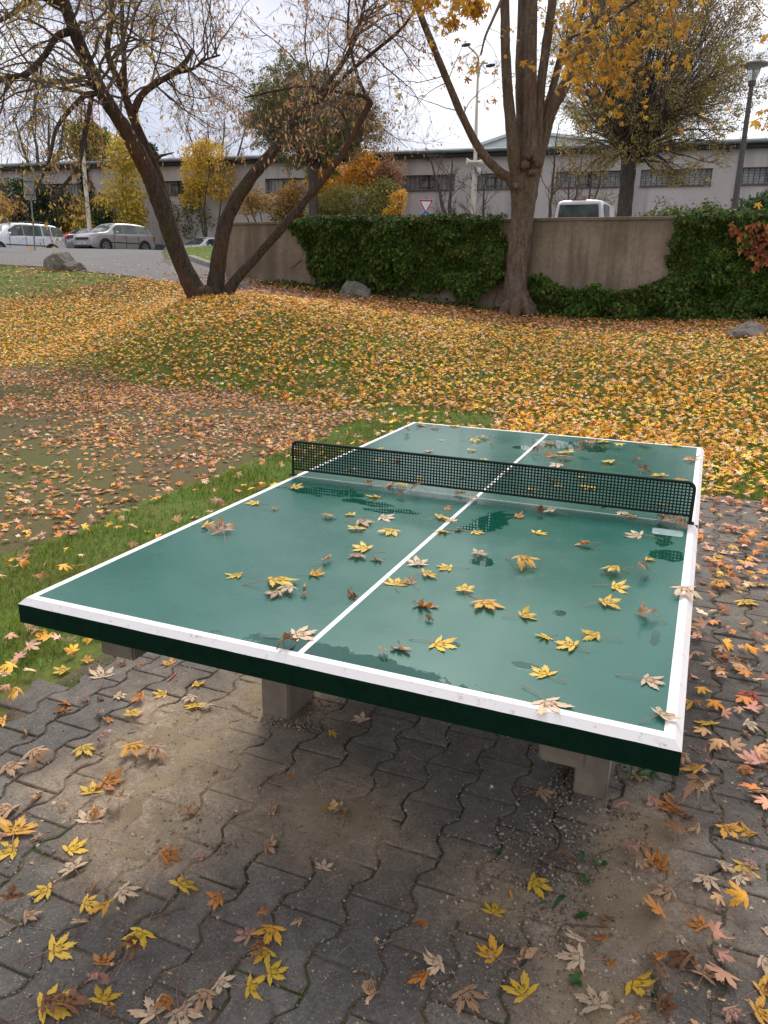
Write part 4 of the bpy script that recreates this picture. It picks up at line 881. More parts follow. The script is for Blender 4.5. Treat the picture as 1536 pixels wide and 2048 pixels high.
# grit in the sand
n = 9000; gx_ = RNG.uniform(-1.3, 1.2, n); gy_ = RNG.uniform(-.6, 1.5, n); k = RNG.random(n) < sstep(-.7, .4, sandmask(gx_, gy_)); xs.append(gx_[k]); ys.append(gy_[k]); rs.append(RNG.lognormal(math.log(.00115), .35, int(k.sum())))
# in the joints
n = 3000; k = RNG.integers(-8, 14, n); yj = RNG.uniform(-.6, 2.2, n); xj = np.array([zig(int(a), b) for a, b in zip(k, yj)])+RNG.normal(0, .003, n); xs.append(xj); ys.append(yj); rs.append(RNG.lognormal(math.log(.0021), .35, n))
x = np.concatenate(xs); y = np.concatenate(ys); r = np.clip(np.concatenate(rs), .0008, .0065); ok = paved(x, y); ok[-3000:] &= True; x, y, r = x[ok], y[ok], r[ok]
for sx in ((-.616, -.506), (.5, .6)): k = (x > sx[0]-.004) & (x < sx[1]+.004) & (y > .852) & (y < 1.065); x, y, r = x[~k], y[~k], r[~k]
n = len(x); c = np.array([(.30, .24, .17), (.22, .17, .12), (.38, .32, .25), (.17, .12, .08)])[RNG.integers(0, 4, n)]*(1+RNG.normal(0, .15, (n, 1)))
zz = np.zeros(n); pebbles(g, x, y, r, zz-.0003, np.clip(c, .03, .8)); M_peb = leafmat('pebble', .7, 0, .4, .3, 150)
tag(g.build('pebbles', M_peb), 'small rounded pebbles and crumbs on the paving', 'pebbles', kind='stuff')
# leaf crumbs: torn bits and stalks
g = Geo(); n = 1500; px = RNG.uniform(-10, 1546, n); py = RNG.uniform(1290, 2070, n); P = np.array([onz(a, b) for a, b in zip(px, py)]); right = P[:, 0] > .66
ok = (P[:, 0] > PX0) & (RNG.random(n) < np.where(right, 1, .35)); P = P[ok]; n = len(P); P[:, 2] = .0015
scatter(g, P2, P, RNG.uniform(.004, .013, n), rotm(RNG.uniform(0, 6.28, n), RNG.normal(0, .4, n), RNG.normal(0, .4, n)), pick(n, ['tan', 'brown', 'pale', 'pink'], [.3, .3, .25, .15]))
for i in range(110):
    px, py = RNG.uniform(-10, 1546), RNG.uniform(1300, 2060); p = onz(px, py); a = RNG.uniform(0, 6.28); L = RNG.uniform(.02, .06); t = np.linspace(0, 1, 5)[:, None]; d = np.array([math.cos(a), math.sin(a), 0]); s_ = np.array([-d[1], d[0], 0])
    if p[0] < PX0: continue
    g.tube(p+np.array([0, 0, .0022])+d*L*t+s_*L*.2*(t*t)*RNG.normal(), .0006, 3, pick(1, ['brown', 'tan'], [.5, .5])[0]*.8)
tag(g.build('leaf_crumbs', M_litter, smooth=False), 'torn leaf bits and loose stalks on the paving', 'debris', kind='stuff')
# moss in the joints
g = Geo(); n = 9000; k = RNG.integers(-12, 24, n); yj = RNG.uniform(-.9, 3.4, n); xj = zig_v = np.array([zig(int(a), b) for a, b in zip(k, yj)])+RNG.normal(0, .0028, n)
m1 = fbm(xj*2.2, yj*2.2, 91); ok = ((xj > .62) & (m1 > .52)) | ((xj < -.45) & (m1 > .64)); ok &= paved(xj, yj) & (sandmask(xj, yj) < -.2); n2_ = 4500
ky = RNG.integers(-10, 16, n2_); kc = RNG.integers(-10, 22, n2_); yc = .931+np.where(kc % 2 == 0, 0, .10325)+.2065*(ky-6)+RNG.normal(0, .0025, n2_); xc = -.095+.1445*(kc+RNG.random(n2_)); m2 = fbm(xc*2.2, yc*2.2, 91); o2 = (((xc > .62) & (m2 > .53)) | ((xc < -.45) & (m2 > .66))) & paved(xc, yc) & (sandmask(xc, yc) < -.2)
x = np.r_[xj[ok], xc[o2]]; y = np.r_[yj[ok], yc[o2]]; n = len(x); c = np.array([(.060, .080, .014)])*(1+RNG.normal(0, .25, (n, 1)))
pebbles(g, x, y, RNG.uniform(.0025, .0058, n), -.0085, np.clip(c, .01, .5)); M_moss = leafmat('moss', .95, 0, .1, .6, 300)
tag(g.build('moss', M_moss), 'green moss in the paving joints', 'moss', kind='stuff')

# --- weeds, twigs and small rubbish on the paving
M_weed = leafmat('weed_leaf', .45, .25, .4, .25, 60)
def weed(px, py, n, L, wd_, rz, label, up=.35, grp=None):
    p = onz(px, py); root = tag(empty('weed', p, rz), label, 'weed', grp)
    for i in range(n):
        g = Geo(); a = i*2*PI/n+RNG.normal(0, .25); t = np.linspace(0, 1, 7); l = L*RNG.uniform(.7, 1.15); w_ = wd_*np.sin(PI*np.clip(t*.92+.04, 0, 1))**.8
        cx = l*t; cz = l*up*np.sin(t*PI*.6)+.004; V = []
        for s_ in (-1, 0, 1): V.append(np.c_[cx*math.cos(a)-s_*w_*math.sin(a), cx*math.sin(a)+s_*w_*math.cos(a), cz+abs(s_)*w_*.3])
        V = np.array(V); v, f = gridmesh(V[..., 0], V[..., 1], V[..., 2]); g.add(v, f, np.array((.045, .125, .025))*RNG.uniform(.75, 1.3)); g.build('leaf_blade', M_weed, root)
    return root
weed(1104, 1822, 2, .042, .008, .9, 'small green weed with upright pointed leaves in the sandy gravel', .9)
weed(1150, 1838, 1, .040, .009, .5, 'single broad dark green weed leaf lying on the gravel', .12)
weed(1165, 1722, 2, .03, .008, 1.8, 'tiny green sprout between the curled brown leaf and the right table leg', .5)
weed(1201, 1731, 2, .022, .011, .3, 'low round green weed in the gravel right of the tiny sprout', .3)
weed(1168, 1762, 2, .02, .009, 2.3, 'small green weed leaf in the gravel below the low round weed', .2)
weed(1150, 1968, 5, .022, .007, .2, 'small green rosette of leaves near the bottom edge of the gravel', .4)
weed(996, 1706, 3, .012, .005, .6, 'tiny green seedling in a joint in front of the table', .5)
weed(1262, 1556, 6, .10, .006, .4, 'tuft of long narrow grass-like leaves beside the right table leg', .55)
weed(1300, 1553, 4, .05, .011, 1.0, 'broad green weed under the near right table corner', .35)
M_tw = simple('dry_twig', (.16, .10, .065), (.09, .06, .04), 30, .85, .2)
for (x0, y0, x1, y1, lb) in ((465, 1412, 512, 1437, 'short dark twig on the sand left of the left table leg'), (1300, 1690, 1312, 1725, 'thin bent twig on the paving at the right edge of the gravel'), (300, 1840, 370, 1815, 'thin straight twig on the paving in front of the table'), (1225, 1700, 1190, 1712, 'short twig in the gravel in front of the right table leg'), (1130, 1850, 1230, 1858, 'long thin twig lying across the sandy gravel')):
    a_ = onz(x0, y0); b_ = onz(x1, y1); t = np.linspace(0, 1, 7)[:, None]; P = a_+(b_-a_)*t+RNG.normal(0, .0015, (7, 3)); P[:, 2] = .004
    o = empty('x'); bpy.data.objects.remove(o); g = Geo(); g.tube(P, np.linspace(.0022, .0012, 7), 5); tag(g.build('twig', M_tw), lb, 'twig', 'dry twigs')
M_red = simple('red_plastic', (.55, .02, .015), (.4, .015, .01), 30, .35, 0); a_ = onz(336, 1362, .006); b_ = onz(352, 1346, .010); g = Geo(); g.tube([a_, (a_+b_)/2, b_], .0028, 8)
tag(g.build('red_straw', M_red), 'short piece of red plastic straw on the paving left of the table', 'litter')
M_cig = simple('cigarette_filter', (.55, .27, .09), (.42, .19, .06), 60, .8, .1)
for x0, y0, x1, y1, lb in ((1303, 1722, 1309, 1706, 'orange cigarette butt on the gravel right of the table leg'), (1025, 1800, 1020, 1782, 'orange cigarette butt on the gravel near the yellow leaf')):
    a_ = onz(x0, y0, .004); b_ = onz(x1, y1, .004); g = Geo(); g.tube([a_, (a_*2+b_)/3, b_], .0035, 8); tag(g.build('cigarette_butt', M_cig), lb, 'cigarette butt')

# --- boulders
m, nt, b = new_mat('rock', .9, .3); n1 = noise(nt, 3.5, 6, .7); n2 = noise(nt, 20, 5, .7)
c = ramp(nt, n1, [(.3, (.105, .095, .08)), (.55, (.20, .18, .155)), (.75, (.29, .27, .23))]); c = mixc(nt, 1.0, c, ramp(nt, n2, [(.3, .65), (.7, 1.2)]), 'MULTIPLY'); c = mixc(nt, ramp(nt, noise(nt, 5, 5, .8), [(.58, 0), (.66, .6)]), c, (.10, .105, .05))
nt.links.new(c, b.inputs['Base Color']); bump(nt, b, n2, .8, .02); M_rock = m
def rock(px, py, D, wx, hz, seed, label, rz=0, dy=.8, skew=0, flat=.0):
    import bmesh
    from mathutils import noise as mn
    bm = bmesh.new(); bmesh.ops.create_icosphere(bm, subdivisions=5, radius=1.0); r = np.random.default_rng(seed); pl_ = []
    for _ in range(15):
        v = Vector(r.normal(0, 1, 3)); v.normalize(); pl_.append((v, r.uniform(.52, .88)))
    for v in bm.verts:
        for nrm_, d_ in pl_:
            k = v.co.dot(nrm_)-d_
            if k > 0: v.co -= nrm_*k*.93
        v.co += v.co*.10*mn.fractal(v.co*2.2+Vector((seed, 0, 0)), 1.0, 2.0, 5)
        v.co += v.co*.03*mn.fractal(v.co*9+Vector((seed, 0, 0)), 1.0, 2.0, 3)
    zs_ = [v.co.z for v in bm.verts]; xs_ = [v.co.x for v in bm.verts]
    kx = wx/(max(xs_)-min(xs_)); zmx = max(zs_)
    for v in bm.verts: z = v.co.z/zmx; v.co = Vector((v.co.x*kx+skew*z*wx, v.co.y*kx*dy, z*hz if z > 0 else z*hz*.35))
    me = bpy.data.meshes.new('boulder'); bm.to_mesh(me); bm.free(); me.materials.append(M_rock); o = bpy.data.objects.new('boulder', me); COL.objects.link(o)
    p = G(px, py); o.location = p; o.rotation_euler = (0, 0, -YAW+rz); tag(o, label, 'boulder', 'boulders along the lawn edge'); return p
def rockat(px, py, wpx, hpx, seed, label, **k):
    p = G(px, py); D = np.linalg.norm(p-CAM); return rock(px, py, D, wpx*D/FPX, hpx*D/FPX, seed, label, **k)
rockat(118, 538, 64, 30, 4, 'brownish angular boulder at the lawn edge in front of the parked cars', skew=-.06)
rockat(148, 541, 42, 16, 9, 'low dark slab of rock leaning against the brownish angular boulder')
rockat(714, 596, 62, 32, 14, 'grey blocky boulder on the leaves in front of the ivy wall')
rockat(482, 577, 44, 14, 21, 'flat dark rock just behind the forked stems of the leaning tree')
rockat(1084, 627, 52, 20, 27, 'flat grey rock at the right foot of the tall maple trunk')
rockat(1490, 671, 82, 26, 33, 'long low grey rock at the right edge under the ivy')
# ================================================================== TREES AND PLANTS
def barkmat(name, c1, c2, red=0.0, moss=.35, vs=(7, 7, 1.6)):
    m, nt, b = new_mat(name, .92, .2); n1 = noise(nt, 3.0, 7, .75, vec=objco(nt, vs)); n2 = noise(nt, 22, 5, .7); n3 = noise(nt, .9, 4, .6)
    c = ramp(nt, n1, [(.34, c2), (.62, c1)]); c = mixc(nt, 1.0, c, ramp(nt, n2, [(.3, .6), (.7, 1.25)]), 'MULTIPLY')
    if red: c = mixc(nt, ramp(nt, n3, [(.46, 0), (.62, red)]), c, (.20, .075, .035))
    if moss: c = mixc(nt, ramp(nt, noise(nt, 1.7, 5, .75), [(.55, 0), (.66, moss)]), c, (.075, .082, .018))
    c = mixc(nt, ramp(nt, noise(nt, 26, 3, .6), [(.66, 0), (.72, .35)]), c, (.26, .25, .21))
    nt.links.new(c, b.inputs['Base Color']); h = nd(nt, 'ShaderNodeMath', operation='MULTIPLY_ADD'); nt.links.new(n1, h.inputs[0]); h.inputs[1].default_value = 3; nt.links.new(n2, h.inputs[2]); bump(nt, b, h.outputs[0], 1.0, .03); return m
M_barkA = barkmat('bark_cherry', (.13, .10, .078), (.040, .030, .024), .42, .5)
M_barkB = barkmat('bark_maple', (.30, .235, .18), (.10, .074, .056), .35, .3, (9, 9, 1.1))
M_barkC = barkmat('bark_grey', (.16, .135, .11), (.07, .055, .045), 0, .25)
M_twig = simple('twig_bark', (.17, .128, .098), (.085, .063, .05), 6, .9, 0)
def nrmz(v): v = np.asarray(v, float); return v/(np.linalg.norm(v)+1e-12)
def pts_at(L): return np.array([at(*p) for p in L])
def limb(g, P, R, sides=12, k=5, rough=.07, bulge=.06, seed=0):
    P = smoothline(P, k); R = np.interp(np.linspace(0, 1, len(P)), np.linspace(0, 1, len(R)), R)
    R = R*(1+bulge*(fbm(np.arange(len(P))*.45, seed, seed)-.5)*2); g.tube(P, R, sides, rough=rough); return P, R
LF = None
def sprout(g, leaves, p, d, L, r, lvl, P):
    n = P['seg'][lvl]; step = L/n; pts = [p]; d = nrmz(d)
    for i in range(n):
        d = nrmz(d+RNG.normal(0, P['wob'][lvl], 3)+np.array([0, 0, P['up'][lvl]])); pts.append(pts[-1]+d*step)
    pts = np.array(pts); rr_ = np.linspace(r, r*P['tip'], n+1); g.tube(pts, rr_, P['sides'][lvl], cap=False)
    if lvl+1 < len(P['kids']):
        for _ in range(RNG.poisson(P['kids'][lvl+1])+1):
            t = RNG.uniform(P.get('t0', .2), 1)**.8; i = min(int(t*n), n-1); q = pts[i]+(pts[i+1]-pts[i])*(t*n-i); dd = nrmz(pts[i+1]-pts[i])
            perp = nrmz(np.cross(dd, RNG.normal(0, 1, 3))); sprout(g, leaves, q, dd*math.cos(P['ang'])+perp*math.sin(P['ang']), L*P['len'][lvl+1]*RNG.uniform(.6, 1.25), max(r*(1-t*.6)*P['rk'], P['rmin']), lvl+1, P)
    if lvl >= P['leaf_from'] and RNG.random() < P.get('leafp', 1):
        for _ in range(RNG.poisson(P['nleaf'])):
            t = RNG.uniform(.15, 1); i = min(int(t*n), n-1); leaves.append(pts[i]+(pts[i+1]-pts[i])*(t*n-i))
def leaf_cards(g, C, size, cols, shape='oval', hang=.5, spread=.02):
    C = np.asarray(C); n = len(C)
    if n == 0: return
    C = C+RNG.normal(0, spread, (n, 3)); ax = RNG.normal(0, 1, (n, 3)); ax[:, 2] -= hang*3; ax /= np.linalg.norm(ax, axis=1)[:, None]
    nr = RNG.normal(0, 1, (n, 3)); nr -= ax*(nr*ax).sum(1)[:, None]; nr /= np.linalg.norm(nr, axis=1)[:, None]; sd_ = np.cross(ax, nr); s = size*RNG.uniform(.6, 1.3, n)
    if shape == 'narrow': pr = np.array([(0, 0, 0), (.17, .4, .05), (.0, 1.0, .0), (-.17, .45, .05)])
    elif shape == 'oval': pr = np.array([(0, 0, 0), (.33, .4, .08), (.0, 1.0, -.05), (-.33, .45, .08)])
    else: pr = None
    if pr is not None:
        V = C[:, None]+s[:, None, None]*(pr[None, :, 0, None]*sd_[:, None]+pr[None, :, 1, None]*ax[:, None]+pr[None, :, 2, None]*nr[:, None]); F = (np.array([[0, 1, 2], [0, 2, 3]])[None]+np.arange(n)[:, None, None]*4).reshape(-1, 3); g.add(V.reshape(-1, 3), F, np.repeat(cols, 4, 0)); return
    V0, T = P2[0]; R = np.stack([sd_, ax, nr], 2); scatter(g, P1 if shape == 'maple_hi' else P2, C, s*.75, R, cols)
def cmix(n, cols, p, var=.18): C = np.array(cols); i = RNG.choice(len(C), n, p=np.array(p)/sum(p)); return np.clip(C[i]*(1+RNG.normal(0, var, (n, 1))), .005, .9)
M_crown = leafmat('crown_leaf', .55, .35, .35, .2, 8)

# ---- leaning multi-stemmed tree on the left
bA = G(415, 594); tA = tag(empty('leaning_tree', bA), 'dark forked tree with leaning mossy stems and sparse tan leaves', 'tree')
g = Geo(); tw = Geo(); lv = []; dA = np.linalg.norm((bA-CAM)[:2]); q = dA/FPX
D0 = dA
s1 = pts_at([(402, 604, D0), (372, 545, D0-.02), (346, 480, D0-.1), (322, 410, D0-.2), (296, 345, D0-.3), (258, 272, D0-.45), (222, 215, D0-.6), (188, 155, D0-.7), (160, 90, D0-.8), (137, 30, D0-.9), (105, -60, D0-1.1)])
S1 = limb(g, s1, [q*.76*x for x in (27, 22, 20, 20, 19, 16.5, 15, 14, 13, 12.5, 12)], 16, seed=1)
s1b = pts_at([(338, 425, D0-.1), (312, 340, D0+.05), (285, 280, D0+.1), (262, 225, D0+.1), (246, 180, D0), (222, 130, D0-.1), (215, 95, D0-.1), (222, 40, D0), (226, -50, D0+.1)])
S1b = limb(g, s1b, [q*.76*x for x in (12, 11, 11, 10, 8, 7, 6.5, 6, 5.5)], 10, seed=2)
s1c = pts_at([(250, 200, D0+.1), (248, 125, D0+.3), (245, 60, D0+.4), (243, -40, D0+.6)]); S1c = limb(g, s1c, [q*5.4, q*4.5, q*4.0, q*3.6], 7, seed=3)
bR = pts_at([(268, 222, D0+.1), (285, 188, D0+.2), (315, 165, D0+.3), (345, 148, D0+.4), (370, 125, D0+.5), (386, 100, D0+.6)]); SR = limb(g, bR, [q*7.2, q*6.3, q*5.4, q*5.0, q*4.5, q*4.5], 8, seed=4)
bR2 = pts_at([(352, 146, D0+.4), (385, 138, D0+.3), (410, 120, D0+.2), (440, 110, D0)]); SR2 = limb(g, bR2, [q*3.6, q*2.7, q*2.2, q*1.6], 6)
bL = pts_at([(140, 62, D0-.8), (112, 75, D0-.9), (90, 110, D0-1.0), (52, 148, D0-1.2), (10, 155, D0-1.3), (-40, 165, D0-1.5)]); SL = limb(g, bL, [q*6.3, q*5.4, q*4.5, q*4.5, q*3.6, q*3.1], 8)
bL2 = pts_at([(196, 188, D0-.6), (172, 190, D0-.9), (140, 220, D0-1.2), (112, 260, D0-1.5), (98, 320, D0-1.7), (72, 382, D0-1.9)]); SL2 = limb(g, bL2, [q*4.5, q*4.0, q*3.6, q*3.1, q*2.3, q*1.4], 7)
bL3 = pts_at([(185, 185, D0-.6), (175, 240, D0-1.0), (163, 300, D0-1.3), (152, 340, D0-1.5), (104, 398, D0-1.7)]); SL3 = limb(g, bL3, [q*4.0, q*4.0, q*4.5, q*3.1, q*2.2], 7)
bL4 = pts_at([(120, 5, D0-.9), (70, -5, D0-1), (20, 30, D0-1.2), (-40, 60, D0-1.4)]); SL4 = limb(g, bL4, [q*5.4, q*4.5, q*3.6, q*2.7], 7)
stub = pts_at([(312, 320, D0-.1), (322, 312, D0-.1), (348, 305, D0-.1)]); limb(g, stub, [q*4.5, q*2.7, q*0.9], 6)
s2 = pts_at([(428, 602, D0+.05), (436, 530, D0+.1), (450, 450, D0+.2), (470, 405, D0+.2), (500, 358, D0+.3), (538, 312, D0+.4), (566, 272, D0+.5), (602, 222, D0+.6), (640, 185, D0+.7), (668, 150, D0+.8), (700, 100, D0+.9), (722, 40, D0+1), (738, -50, D0+1.1)])
S2 = limb(g, s2, [q*.76*x for x in (23, 19, 17.5, 16, 14.5, 13, 12, 8.5, 7, 6, 6, 5, 4)], 14, seed=6)
s3 = pts_at([(448, 600, D0-.05), (470, 562, D0-.1), (512, 515, D0-.2), (545, 478, D0-.3), (585, 432, D0-.35), (622, 388, D0-.4), (656, 346, D0-.45), (690, 300, D0-.5), (718, 250, D0-.5), (742, 203, D0-.5)])
S3 = limb(g, s3, [q*.76*x for x in (17, 13, 10.5, 10, 9.5, 8.5, 8, 7.5, 6.5, 7)], 12, seed=7)
b3 = pts_at([(742, 203, D0-.5), (720, 190, D0-.6), (670, 183, D0-.8), (620, 172, D0-1.0), (560, 180, D0-1.1), (490, 195, D0-1.2)]); S3b = limb(g, b3, [q*3.6, q*3.1, q*2.7, q*2.3, q*2.0, q*1.4], 6)
b4 = pts_at([(738, 200, D0-.5), (722, 170, D0-.4), (706, 120, D0-.2), (696, 60, D0), (700, -20, D0)]); S3c = limb(g, b4, [q*3.6, q*3.1, q*2.7, q*2.3, q*1.8], 6)
b5 = pts_at([(700, 280, D0-.5), (695, 250, D0-.4), (684, 225, D0-.4), (664, 180, D0-.2), (655, 130, D0)]); S3d = limb(g, b5, [q*3.1, q*2.7, q*2.2, q*1.8, q*1.4], 6)
b6 = pts_at([(612, 215, D0+.6), (640, 200, D0+.3), (680, 160, D0+.1), (740, 110, D0-.1), (800, 60, D0-.3), (830, 20, D0-.4)]); S2b = limb(g, b6, [q*4.5, q*4.0, q*3.6, q*3.1, q*2.7, q*1.8], 6)
# flared root collar
for a_ in np.linspace(0, 2*PI, 9)[:-1]:
    dd = np.array([math.cos(a_), math.sin(a_), 0]); limb(g, [bA+np.array([0, 0, .20])+dd*.05, bA+dd*.20+np.array([0, 0, .08]), bA+dd*.36+np.array([0, 0, -.12])], [.02, .11, .05], 8)
PA = dict(seg=[9, 7, 5], wob=[.17, .22, .28], up=[-.01, -.035, -.05], tip=.22, sides=[5, 3, 3], kids=[0, 6.5, 4.6], len=[1, .52, .5], ang=.75, rk=.42, rmin=.0030, leaf_from=1, nleaf=.75, t0=.15)
def seedlimb(S, n, L, r, t0=.3, Pm=PA, out=None, spread=1.0, lvs=None):
    P, R = S
    for _ in range(n):
        i = int(RNG.uniform(t0, .98)*(len(P)-1)); dd = nrmz(P[i+1]-P[i]); perp = nrmz(np.cross(dd, RNG.normal(0, 1, 3))); d = dd*.55+perp*spread
        if out is not None: d = d+np.array(out)
        sprout(tw, lvs if lvs is not None else lv, P[i], d, L*RNG.uniform(.6, 1.25), min(r, R[i]*.8), 0, Pm)
for S, n, L, r, t0, o in ((S1, 22, 2.0, .028, .55, None), (S1b, 14, 1.8, .022, .45, None), (S1c, 12, 1.7, .018, .2, None), (SR, 12, 1.7, .018, .3, None), (SR2, 14, 1.6, .016, .3, None), (SL, 14, 1.5, .018, .1, (0, 0, -.1)), (SL2, 12, .9, .010, .1, (0, 0, .1)), (SL3, 9, .7, .009, .1, (0, 0, .1)), (SL4, 12, 1.4, .014, .1, (0, 0, -.1)),
                       (S2, 24, 1.9, .022, .58, None), (S3, 3, 1.4, .016, .7, None), (S3b, 15, 1.2, .010, .1, (0, 0, .1)), (S3c, 13, 1.3, .010, .2, None), (S3d, 8, 1.0, .009, .2, None), (S2b, 15, 1.3, .013, .2, None)):
    seedlimb(S, n, L, r, t0, PA, o)
g.v = [v-bA for v in g.v]; tw.v = [v-bA for v in tw.v]
tr_ = g.build('trunk', M_barkA, tA); tw.build('branches', M_twig, tr_)
C = np.array(lv); pxx = 768+FPX*((C-CAM)@CR)/((C-CAM)@CF)
g = Geo(); lc = np.where((RNG.random(len(C)) < np.interp(pxx, [0, 300, 420, 900], [.72, .6, .12, .05]))[:, None], cmix(len(C), [(.66, .46, .07), (.55, .42, .09), (.68, .48, .15)], [.5, .3, .2]), cmix(len(C), [(.58, .32, .16), (.50, .26, .14), (.62, .42, .24)], [.5, .25, .25]))
leaf_cards(g, C-bA, .088, lc, 'narrow', .55, .03); g.build('crown', M_crown, tA, smooth=False); print('A leaves', len(C))

# ---- tall maple with several stems
bB = G(1034, 630); tB = tag(empty('maple_tree', bB), 'tall grey brown maple with several upright stems and yellow leaves at the top', 'tree'); DB = np.linalg.norm((bB-CAM)[:2]); q = DB/FPX
g = Geo(); tw = Geo(); lv = []
limb(g, pts_at([(1031, 650, DB), (1030, 605, DB), (1033, 540, DB), (1040, 480, DB), (1046, 420, DB), (1050, 370, DB), (1052, 335, DB)]), [q*28, q*22, q*20.5, q*20, q*21, q*24, q*20], 26, rough=.085, seed=11)
def L_(pp, rr_, sd, s=10):
    if s > 6: pp = [(pp[0][0]*.5+1049*.5, pp[0][1]+38, 0)]+list(pp[1:]); rr_ = [rr_[0]*.6]+list(rr_[1:])
    return limb(g, pts_at([(a, b, DB+c) for a, b, c in pp]), [q*.87*x for x in rr_], s, seed=sd)
T1 = L_([(1045, 400, .0), (1022, 362, -.05), (1000, 345, -.1), (962, 302, -.2), (926, 236, -.3), (896, 165, -.4), (866, 92, -.5), (838, 22, -.6), (812, -50, -.7)], [11, 10.5, 9.5, 8.5, 7.8, 7.2, 6.8, 6.4, 6], 1)
T2 = L_([(1042, 400, -.1), (1030, 330, -.15), (1024, 270, -.2), (1016, 190, -.2), (1011, 100, -.25), (1010, 20, -.3), (1007, -70, -.3)], [16, 14, 12, 10.5, 9.5, 9, 9], 2, 14)
T3 = L_([(1050, 390, .2), (1046, 300, .3), (1042, 220, .35), (1040, 140, .4), (1043, 60, .45), (1046, -60, .5)], [12, 11, 10.5, 10, 9.5, 9], 3)
T4 = L_([(1058, 400, -.1), (1060, 320, -.1), (1060, 240, -.1), (1061, 150, -.05), (1062, 70, 0), (1064, -60, 0)], [20, 16, 14, 13, 12.5, 12], 4, 14)
T5 = L_([(1068, 370, 0), (1074, 290, 0), (1079, 200, .05), (1090, 110, .1), (1100, 40, .15), (1112, -60, .2)], [14, 11.5, 10, 9.5, 9, 8.5], 5)
T6 = L_([(1072, 370, .05), (1086, 280, .1), (1100, 230, .1), (1122, 185, .1), (1150, 132, .1), (1176, 75, .1), (1196, 20, .1), (1215, -60, .1)], [15, 13, 12, 11.5, 11, 10.5, 10.5, 10], 6)
T7 = L_([(1094, 225, .2), (1104, 180, .3), (1120, 125, .4), (1142, 70, .5), (1164, 25, .6), (1185, -50, .7)], [7, 6.8, 6.4, 6, 5.6, 5.2], 7)
T8 = L_([(1100, 178, -.1), (1130, 85, -.8), (1180, 62, -1.2), (1225, 32, -1.6), (1280, -5, -2.0)], [3, 3.5, 3.5, 3, 2.5], 8, 6)
T9 = L_([(1012, -20, -.3), (985, 40, -1.0), (970, 75, -1.3), (962, 110, -1.5)], [4, 3, 2.5, 1.5], 9, 6)
for k, (x, y) in enumerate([(1050, 330), (1064, 345), (1078, 328), (1030, 372), (1058, 312), (1072, 318)]):        # burr of old pruning scars
    p = at(x, y, DB-.30); import mathutils; V = _ico*np.array([.10, .09, .09])*RNG.uniform(.7, 1.1)*(1+RNG.normal(0, .14, (12, 1)))+p; g.add(V, _if)
for a_ in np.linspace(.3, 2*PI+.3, 8)[:-1]:
    dd = np.array([math.cos(a_), math.sin(a_), 0]); limb(g, [bB+np.array([0, 0, .5])+dd*.12, bB+dd*.24+np.array([0, 0, .12]), bB+dd*.46+np.array([0, 0, -.12])], [.03, .14, .05], 8)
PB = dict(seg=[7, 5, 4], wob=[.15, .2, .25], up=[-.03, -.07, -.08], tip=.35, sides=[5, 3, 3], kids=[0, 4.5, 3], len=[1, .5, .5], ang=.7, rk=.5, rmin=.003, leaf_from=1, nleaf=.9, t0=.25)
PBb = dict(PB, nleaf=.25)
seedlimb(T6, 8, 1.4, .018, .62, PB, (.3, -.4, .1)); seedlimb(T7, 9, 1.5, .015, .5, PB, (.2, 0, 0)); seedlimb(T8, 15, 1.15, .010, .3, dict(PB, nleaf=1.1), (.1, 0, -.4)); seedlimb(T5, 2, 1.0, .010, .8, PBb, (.2, 0, 0))
seedlimb(T1, 9, 1.1, .010, .5, PBb); seedlimb(T9, 4, .5, .006, .3, PBb)
for (x, y, d_, n_) in ((1150, 25, -.6, 3), (1140, 90, -.5, 3), (1150, 140, -.9, 4), (1200, 90, -1.2, 5), (1235, 80, -1.4, 5), (1260, 95, -1.4, 4), (1180, 110, -.9, 5), (1225, 125, -1.2, 5), (1250, 50, -.8, 4), (1200, 20, -.6, 4)):
    for _ in range(n_): sprout(tw, lv, at(x+RNG.normal(0, 14), y+RNG.normal(0, 12), DB+d_+RNG.normal(0, .35)), np.array([RNG.normal(0, .6), RNG.normal(0, .6), -.5]), .5, .005, 1, dict(PB, nleaf=1.25))
# sprays hanging in from overhead at the top edge
for (x, y, d_, L, nl) in ((1330, -60, -2, 1.6, .15), (1400, -50, -3, 1.9, .12), (1470, -40, -3.5, 2.0, .12), (1530, -40, -4, 2.2, .1), (905, -60, -2, .6, 2), (945, -30, -1.8, .35, 1.5), (880, -30, -2.2, .4, 2), (1280, -60, -1, 1.2, 1.5), (1582, 225, -3, .3, .9)):
    for _ in range(3): sprout(tw, lv, at(x, y, DB+d_), np.array([RNG.normal(0, .7)-(.5 if x > 1540 else 0), RNG.normal(0, .5), -.6 if y < 100 else -.2]), L*RNG.uniform(.6, 1.2), .008, 0, dict(PB, nleaf=nl))
g.v = [v-bB for v in g.v]; tw.v = [v-bB for v in tw.v]; tr_ = g.build('trunk', M_barkB, tB); tw.build('branches', M_twig, tr_)
C = np.array(lv); g = Geo(); leaf_cards(g, C-bB, .115, cmix(len(C), [(.66, .36, .03), (.60, .30, .035), (.68, .45, .08), (.5, .22, .03)], [.45, .3, .15, .1]), 'maple_hi', .45, .06); g.build('crown', M_crown, tB, smooth=False); print('B leaves', len(C))

